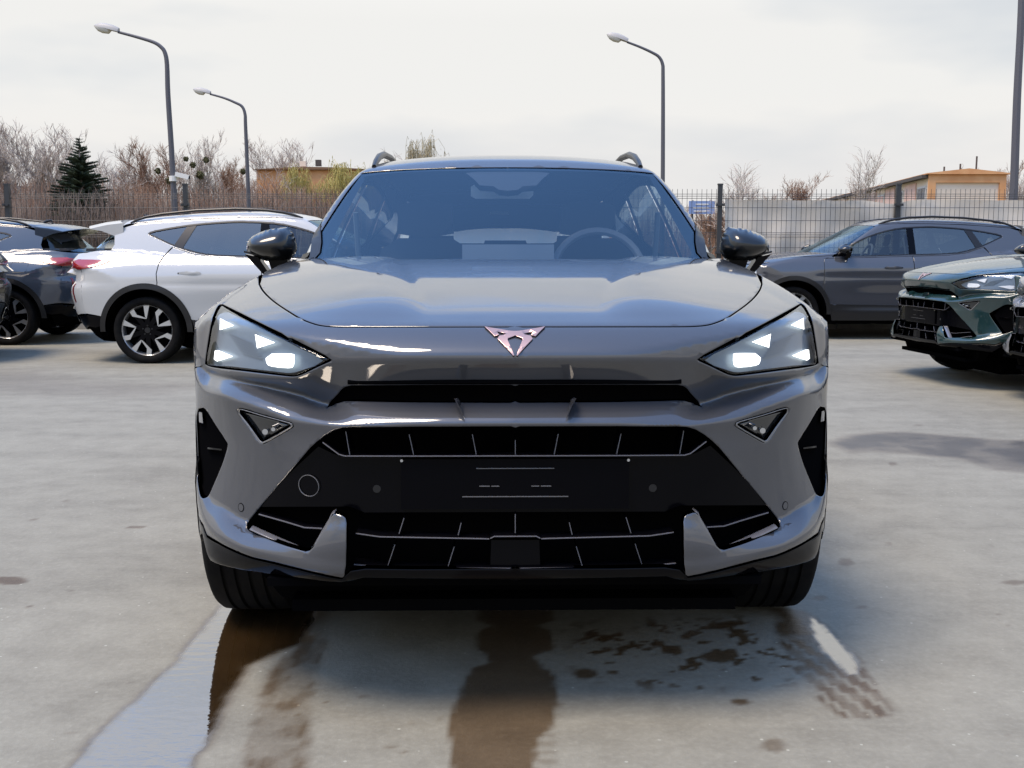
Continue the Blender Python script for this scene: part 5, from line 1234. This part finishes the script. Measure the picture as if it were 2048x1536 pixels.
# spruce
def spruce(px, ptop, Y, label):
    H = at(px, ptop, Y).z; r = empty('spruce_tree', (at(px, 480, Y).x, Y, 0), 0, label, 'tree'); rn = np.random.RandomState(3)
    mb = MB(); mb.tube([(0, 0, 0), (0, 0, H * .98)], [.16, .012], 7); mb.build('trunk', M_BARK, r)
    mb = MB(); z = .6
    while z < H - .05:
        t = z / H; L = 2.25 * (1 - t) ** .9 + .06; nb = 10 if t < .85 else 6
        for k in range(nb):
            a = rn.uniform(0, 6.28); l = L * rn.uniform(.7, 1.12); sag = -.18 + .5 * t
            tip = np.array([math.cos(a) * l, math.sin(a) * l, z + sag * l]); b = np.array([0, 0, z]); nseg = max(4, int(l / .045))
            mb.tube([b, b + (tip - b) * .5 + [0, 0, -.03], tip], [.012, .008, .003], 3, cap=False)
            for i in range(nseg):
                f = (i + .6) / nseg; p = b + (tip - b) * f; w = .34 * (1 - f * .75) * min(1, l)
                for s in (1, -1):
                    d = np.array([-math.sin(a) * s, math.cos(a) * s, 0]) + np.array([math.cos(a), math.sin(a), 0]) * .7 + np.array([0, 0, rn.uniform(-.5, .05)]); d /= np.linalg.norm(d)
                    e = p + d * w * rn.uniform(.7, 1.2); hh = .05
                    mb.add([p + [0, 0, hh], p - [0, 0, hh], e], [(0, 1, 2)])
                    mb.add([p + [0, 0, 0], p + (tip - b) / nseg * .9, e], [(0, 1, 2)])
        z += .105
    mb.build('crown', M_NEEDLE, r); return r
spruce(168, 272, 41.5, 'dark green spruce among the bare trees on the left')
# brown thicket behind the fence on the left
M_THK = noise_color(mat('thicket_stems', (.17, .085, .05), .9), (.34, .21, .14), .8, detail=3)
M_THK2 = noise_color(mat('thicket_grey_stems', (.13, .10, .085), .9), (.27, .21, .175), .8, detail=3)
def thicket(n, x0, x1, y0, y1, hfun, seed, m, w=.018):
    rn = np.random.RandomState(seed); V = []; F = []
    for i in range(n):
        x = rn.uniform(x0, x1); y = rn.uniform(y0, y1); h = hfun(x, rn); px = x; 
        l = rn.normal(0, .06 * h); pts = [(x, y, 0), (x + l * .3 + rn.normal(0, .03), y, h * .35), (x + l * .6 + rn.normal(0, .05), y + rn.normal(0, .05), h * .7), (x + l + rn.normal(0, .06), y + rn.normal(0, .1), h)]
        r = [w, w * .85, w * .6, w * .2]; b = len(V)
        for p, q in zip(pts, r): V += [(p[0] - q, p[1], p[2]), (p[0] + q, p[1] - q, p[2]), (p[0] + q * .3, p[1] + q, p[2])]
        for s in range(3):
            for k in range(3): F.append((b + s * 3 + k, b + s * 3 + (k + 1) % 3, b + s * 3 + 3 + (k + 1) % 3, b + s * 3 + 3 + k))
        for j in range(5):
            t = rn.uniform(.25, .95); k = min(int(t * 3), 2); f = t * 3 - k; p = np.array(pts[k]) * (1 - f) + np.array(pts[k + 1]) * f; a = rn.choice([-1, 1]); L = rn.uniform(.2, .5) * h * .45
            e = p + np.array([a * L * rn.uniform(.25, .7), rn.normal(0, .1), L]); b = len(V); q = w * .4; V += [tuple(p - [q, 0, 0]), tuple(p + [q, 0, 0]), tuple(e)]; F.append((b, b + 1, b + 2))
    me_ = bpy.data.meshes.new('thicket'); me_.from_pydata([tuple(map(float, v)) for v in V], [], F); me_.materials.append(m); return lk(bpy.data.objects.new('thicket', me_))
hf = lambda x, rn: (3.0 + 1.0 * fbm(np.array([x * .3 + 50]), np.array([0.5]), 2)[0]) * rn.uniform(.55, 1.05)
tag(thicket(5200, -24, 1.5, 41, 46, hf, 1, M_THK), 'brown leafless thicket of upright stems behind the fence', 'thicket', kind='stuff')
tag(thicket(3600, -22, 1.5, 39, 41, lambda x, rn: hf(x, rn) * .86, 2, M_THK2), 'grey leafless stems standing in front of the brown thicket', 'thicket', kind='stuff')
tag(thicket(900, 1.5, 12, 40, 44, lambda x, rn: hf(x, rn) * .7, 5, M_THK), 'thin leafless thicket seen through the gap beside the screen', 'thicket', kind='stuff')
tag(thicket(2600, -42, 2, 60, 66, lambda x, rn: rn.uniform(2.5, 5.6), 4, M_THK2, .022), 'far wood of bare stems behind the thicket', 'wood', kind='stuff')
# ------------------------------------------------------------------ buildings
M_ORANGE = noise_color(mat('orange_render', (.62, .30, .13), .85), (.70, .38, .18), 1.2); M_CREAM = noise_color(mat('cream_render', (.74, .62, .50), .85), (.80, .70, .58), .8)
M_PINK = noise_color(mat('pink_render', (.66, .44, .36), .85), (.72, .52, .44), 1); M_ROOF = mat('dark_roofing', (.07, .06, .055), .8); M_WINB = mat('far_window', (.10, .12, .14), .15, spec=.8); M_FRAME = mat('window_frame_paint', (.6, .58, .55), .5)
b1 = empty('orange_building', (0, 0, 0), label='orange walled building with a low curved roof behind the bare trees', cat='building')
Yb = 58; xa, xb, zt = at(513, 338, Yb).x, at(738, 338, Yb).x, at(600, 340, Yb).z
mb = MB(); mb.box(((xa + xb) / 2, Yb + 6, zt / 2), (xb - xa, 12, zt)); mb.build('wall', M_ORANGE, b1)
mb = MB(); nn = 14; pf = [(xa - .15 + (xb - xa + .3) * i / nn, zt + .02 + .13 * math.sin(math.pi * i / nn)) for i in range(nn + 1)]
mb.prism([(x, Yb - .2, z) for x, z in pf] + [(xb + .15, Yb - .2, zt + .01), (xa - .15, Yb - .2, zt + .01)][:2], (0, 12.4, 0)); rf = fixn(mb.build('roof', mat('brown_roofing', (.20, .11, .06), .8), b1))
mb = MB(); mb.box((at(585, 330, Yb).x, Yb + 3, zt + .55), (.35, .35, .3)); mb.build('chimney', M_CREAM, rf); mb = MB(); mb.box((at(617, 330, Yb).x, Yb + 3, zt + .6), (.3, .3, .35)); mb.build('chimney', M_ROOF, rf)
for i in range(4):
    x = xa + 1.0 + i * 1.5; mb = MB(); mb.box((x, Yb - .02, 2.2), (.8, .06, 1.3)); f = mb.build('window', M_FRAME, b1); mb = MB(); mb.box((x, Yb - .06, 2.2), (.66, .03, 1.16)); mb.build('pane', M_WINB, f)
# long building on the right
b2 = empty('long_building', (0, 0, 0), label='long low building with an orange framed cream end wall on the right', cat='building')
A_ = at(1858, 349, 56); B_ = at(2010, 349, 56); C_ = at(1600, 396, 100); C_.z = A_.z; ax = Vector((A_.x, A_.y, 0)); bx_ = Vector((B_.x, B_.y, 0)); cx = Vector((C_.x, C_.y, 0)); zt = A_.z
mb = MB(); o4 = bx_ + (cx - ax); q4 = [ax, bx_, o4, cx]; mb.prism([(p.x, p.y, 0) for p in q4], (0, 0, zt)); fixn(mb.build('wall', M_CREAM, b2))
def wallbox(name, a, b, t0, t1, z0, z1, out, m, parent, th=.08):
    d = (b - a); L = d.length; u = d / L; n_ = Vector((u.y, -u.x, 0)); p = a + u * t0 * L; q = a + u * t1 * L
    mb = MB(); c = [p + n_ * (out + .002), q + n_ * (out + .002), q + n_ * (out + th), p + n_ * (out + th)]; mb.prism([(v.x, v.y, z0) for v in c], (0, 0, z1 - z0)); return fixn(mb.build(name, m, parent))
wallbox('end_frame', ax, bx_, -.01, 1.01, zt - .42, zt, 0, M_ORANGE, b2, .12); wallbox('end_frame', ax, bx_, -.01, .085, 0, zt - .42, 0, M_ORANGE, b2, .12); wallbox('end_frame', ax, bx_, .925, 1.01, 0, zt - .42, 0, M_ORANGE, b2, .12)
mb = MB(); mid_ = (ax + bx_) / 2; mb.prism([(ax.x - .2, ax.y - .25, zt + .005), (bx_.x + .2, bx_.y - .25, zt + .005), (bx_.x + .2, bx_.y - .25, zt + .06), (mid_.x, mid_.y - .25, zt + .30), (ax.x - .2, ax.y - .25, zt + .06)], (cx - ax)); rf2 = fixn(mb.build('roof', M_ORANGE, b2))
wallbox('eaves', cx, ax, 0, 1, zt - .18, zt - .01, 0, M_ROOF, b2, .35)
for i in range(9):
    t0 = .03 + i * .108
    wallbox('wall_bay', cx, ax, t0, t0 + .052, .2, zt - .3, 0, M_PINK, b2, .06); w_ = wallbox('window', cx, ax, t0 + .060, t0 + .098, 1.6, zt - .55, 0, M_FRAME, b2, .05)
    wallbox('pane', cx, ax, t0 + .063, t0 + .095, 1.7, zt - .65, .055, M_WINB if i % 3 else M_PINK, w_, .02)
for px, py, h in ((1888, 335, .55), (1920, 328, .7), (1938, 330, .4), (1952, 315, 1.1)):
    p = at(px, 345, 58); mb = MB(); mb.tube([(p.x, 58, zt), (p.x, 58, zt + h)], .05, 6); mb.build('roof_vent', M_ROOF, rf2)
# blue sign seen through the fence
sg = empty('blue_sign', (at(1400, 410, 30).x, 30, 0), label='blue sign on two posts seen through the fence gap', cat='sign')
zc = at(1400, 415, 30).z; M_BLUE = mat('sign_blue', (.20, .29, .52), .5)
mb = MB(); mb.box((.05, 0, zc), (.72, .05, .36)); pn = mb.build('panel', M_BLUE, sg)
for z in (.09, -.01, -.10):
    mb = MB(); mb.box((.03 + z * .3, -.03, zc + z), (.45 - abs(z), .008, .035)); mb.build('stripe', M_WH, pn)
for x in (-.2, .3): mb = MB(); mb.tube([(x, .05, 0), (x, .05, zc + .2)], .03, 8); mb.build('post', M_POLE, sg)
lb = empty('low_building', (at(30, 400, 75).x, 75, 0), label='low grey building under the bare trees at the left edge', cat='building')
zc = at(30, 378, 75).z; mb = MB(); mb.box((-4, 4, zc / 2), (13, 8, zc)); mb.build('wall', mat('grey_render', (.22, .20, .18), .9), lb); mb = MB(); mb.box((-4, 4, zc + .1), (13.5, 8.5, .2)); mb.build('roof', M_ROOF, lb)
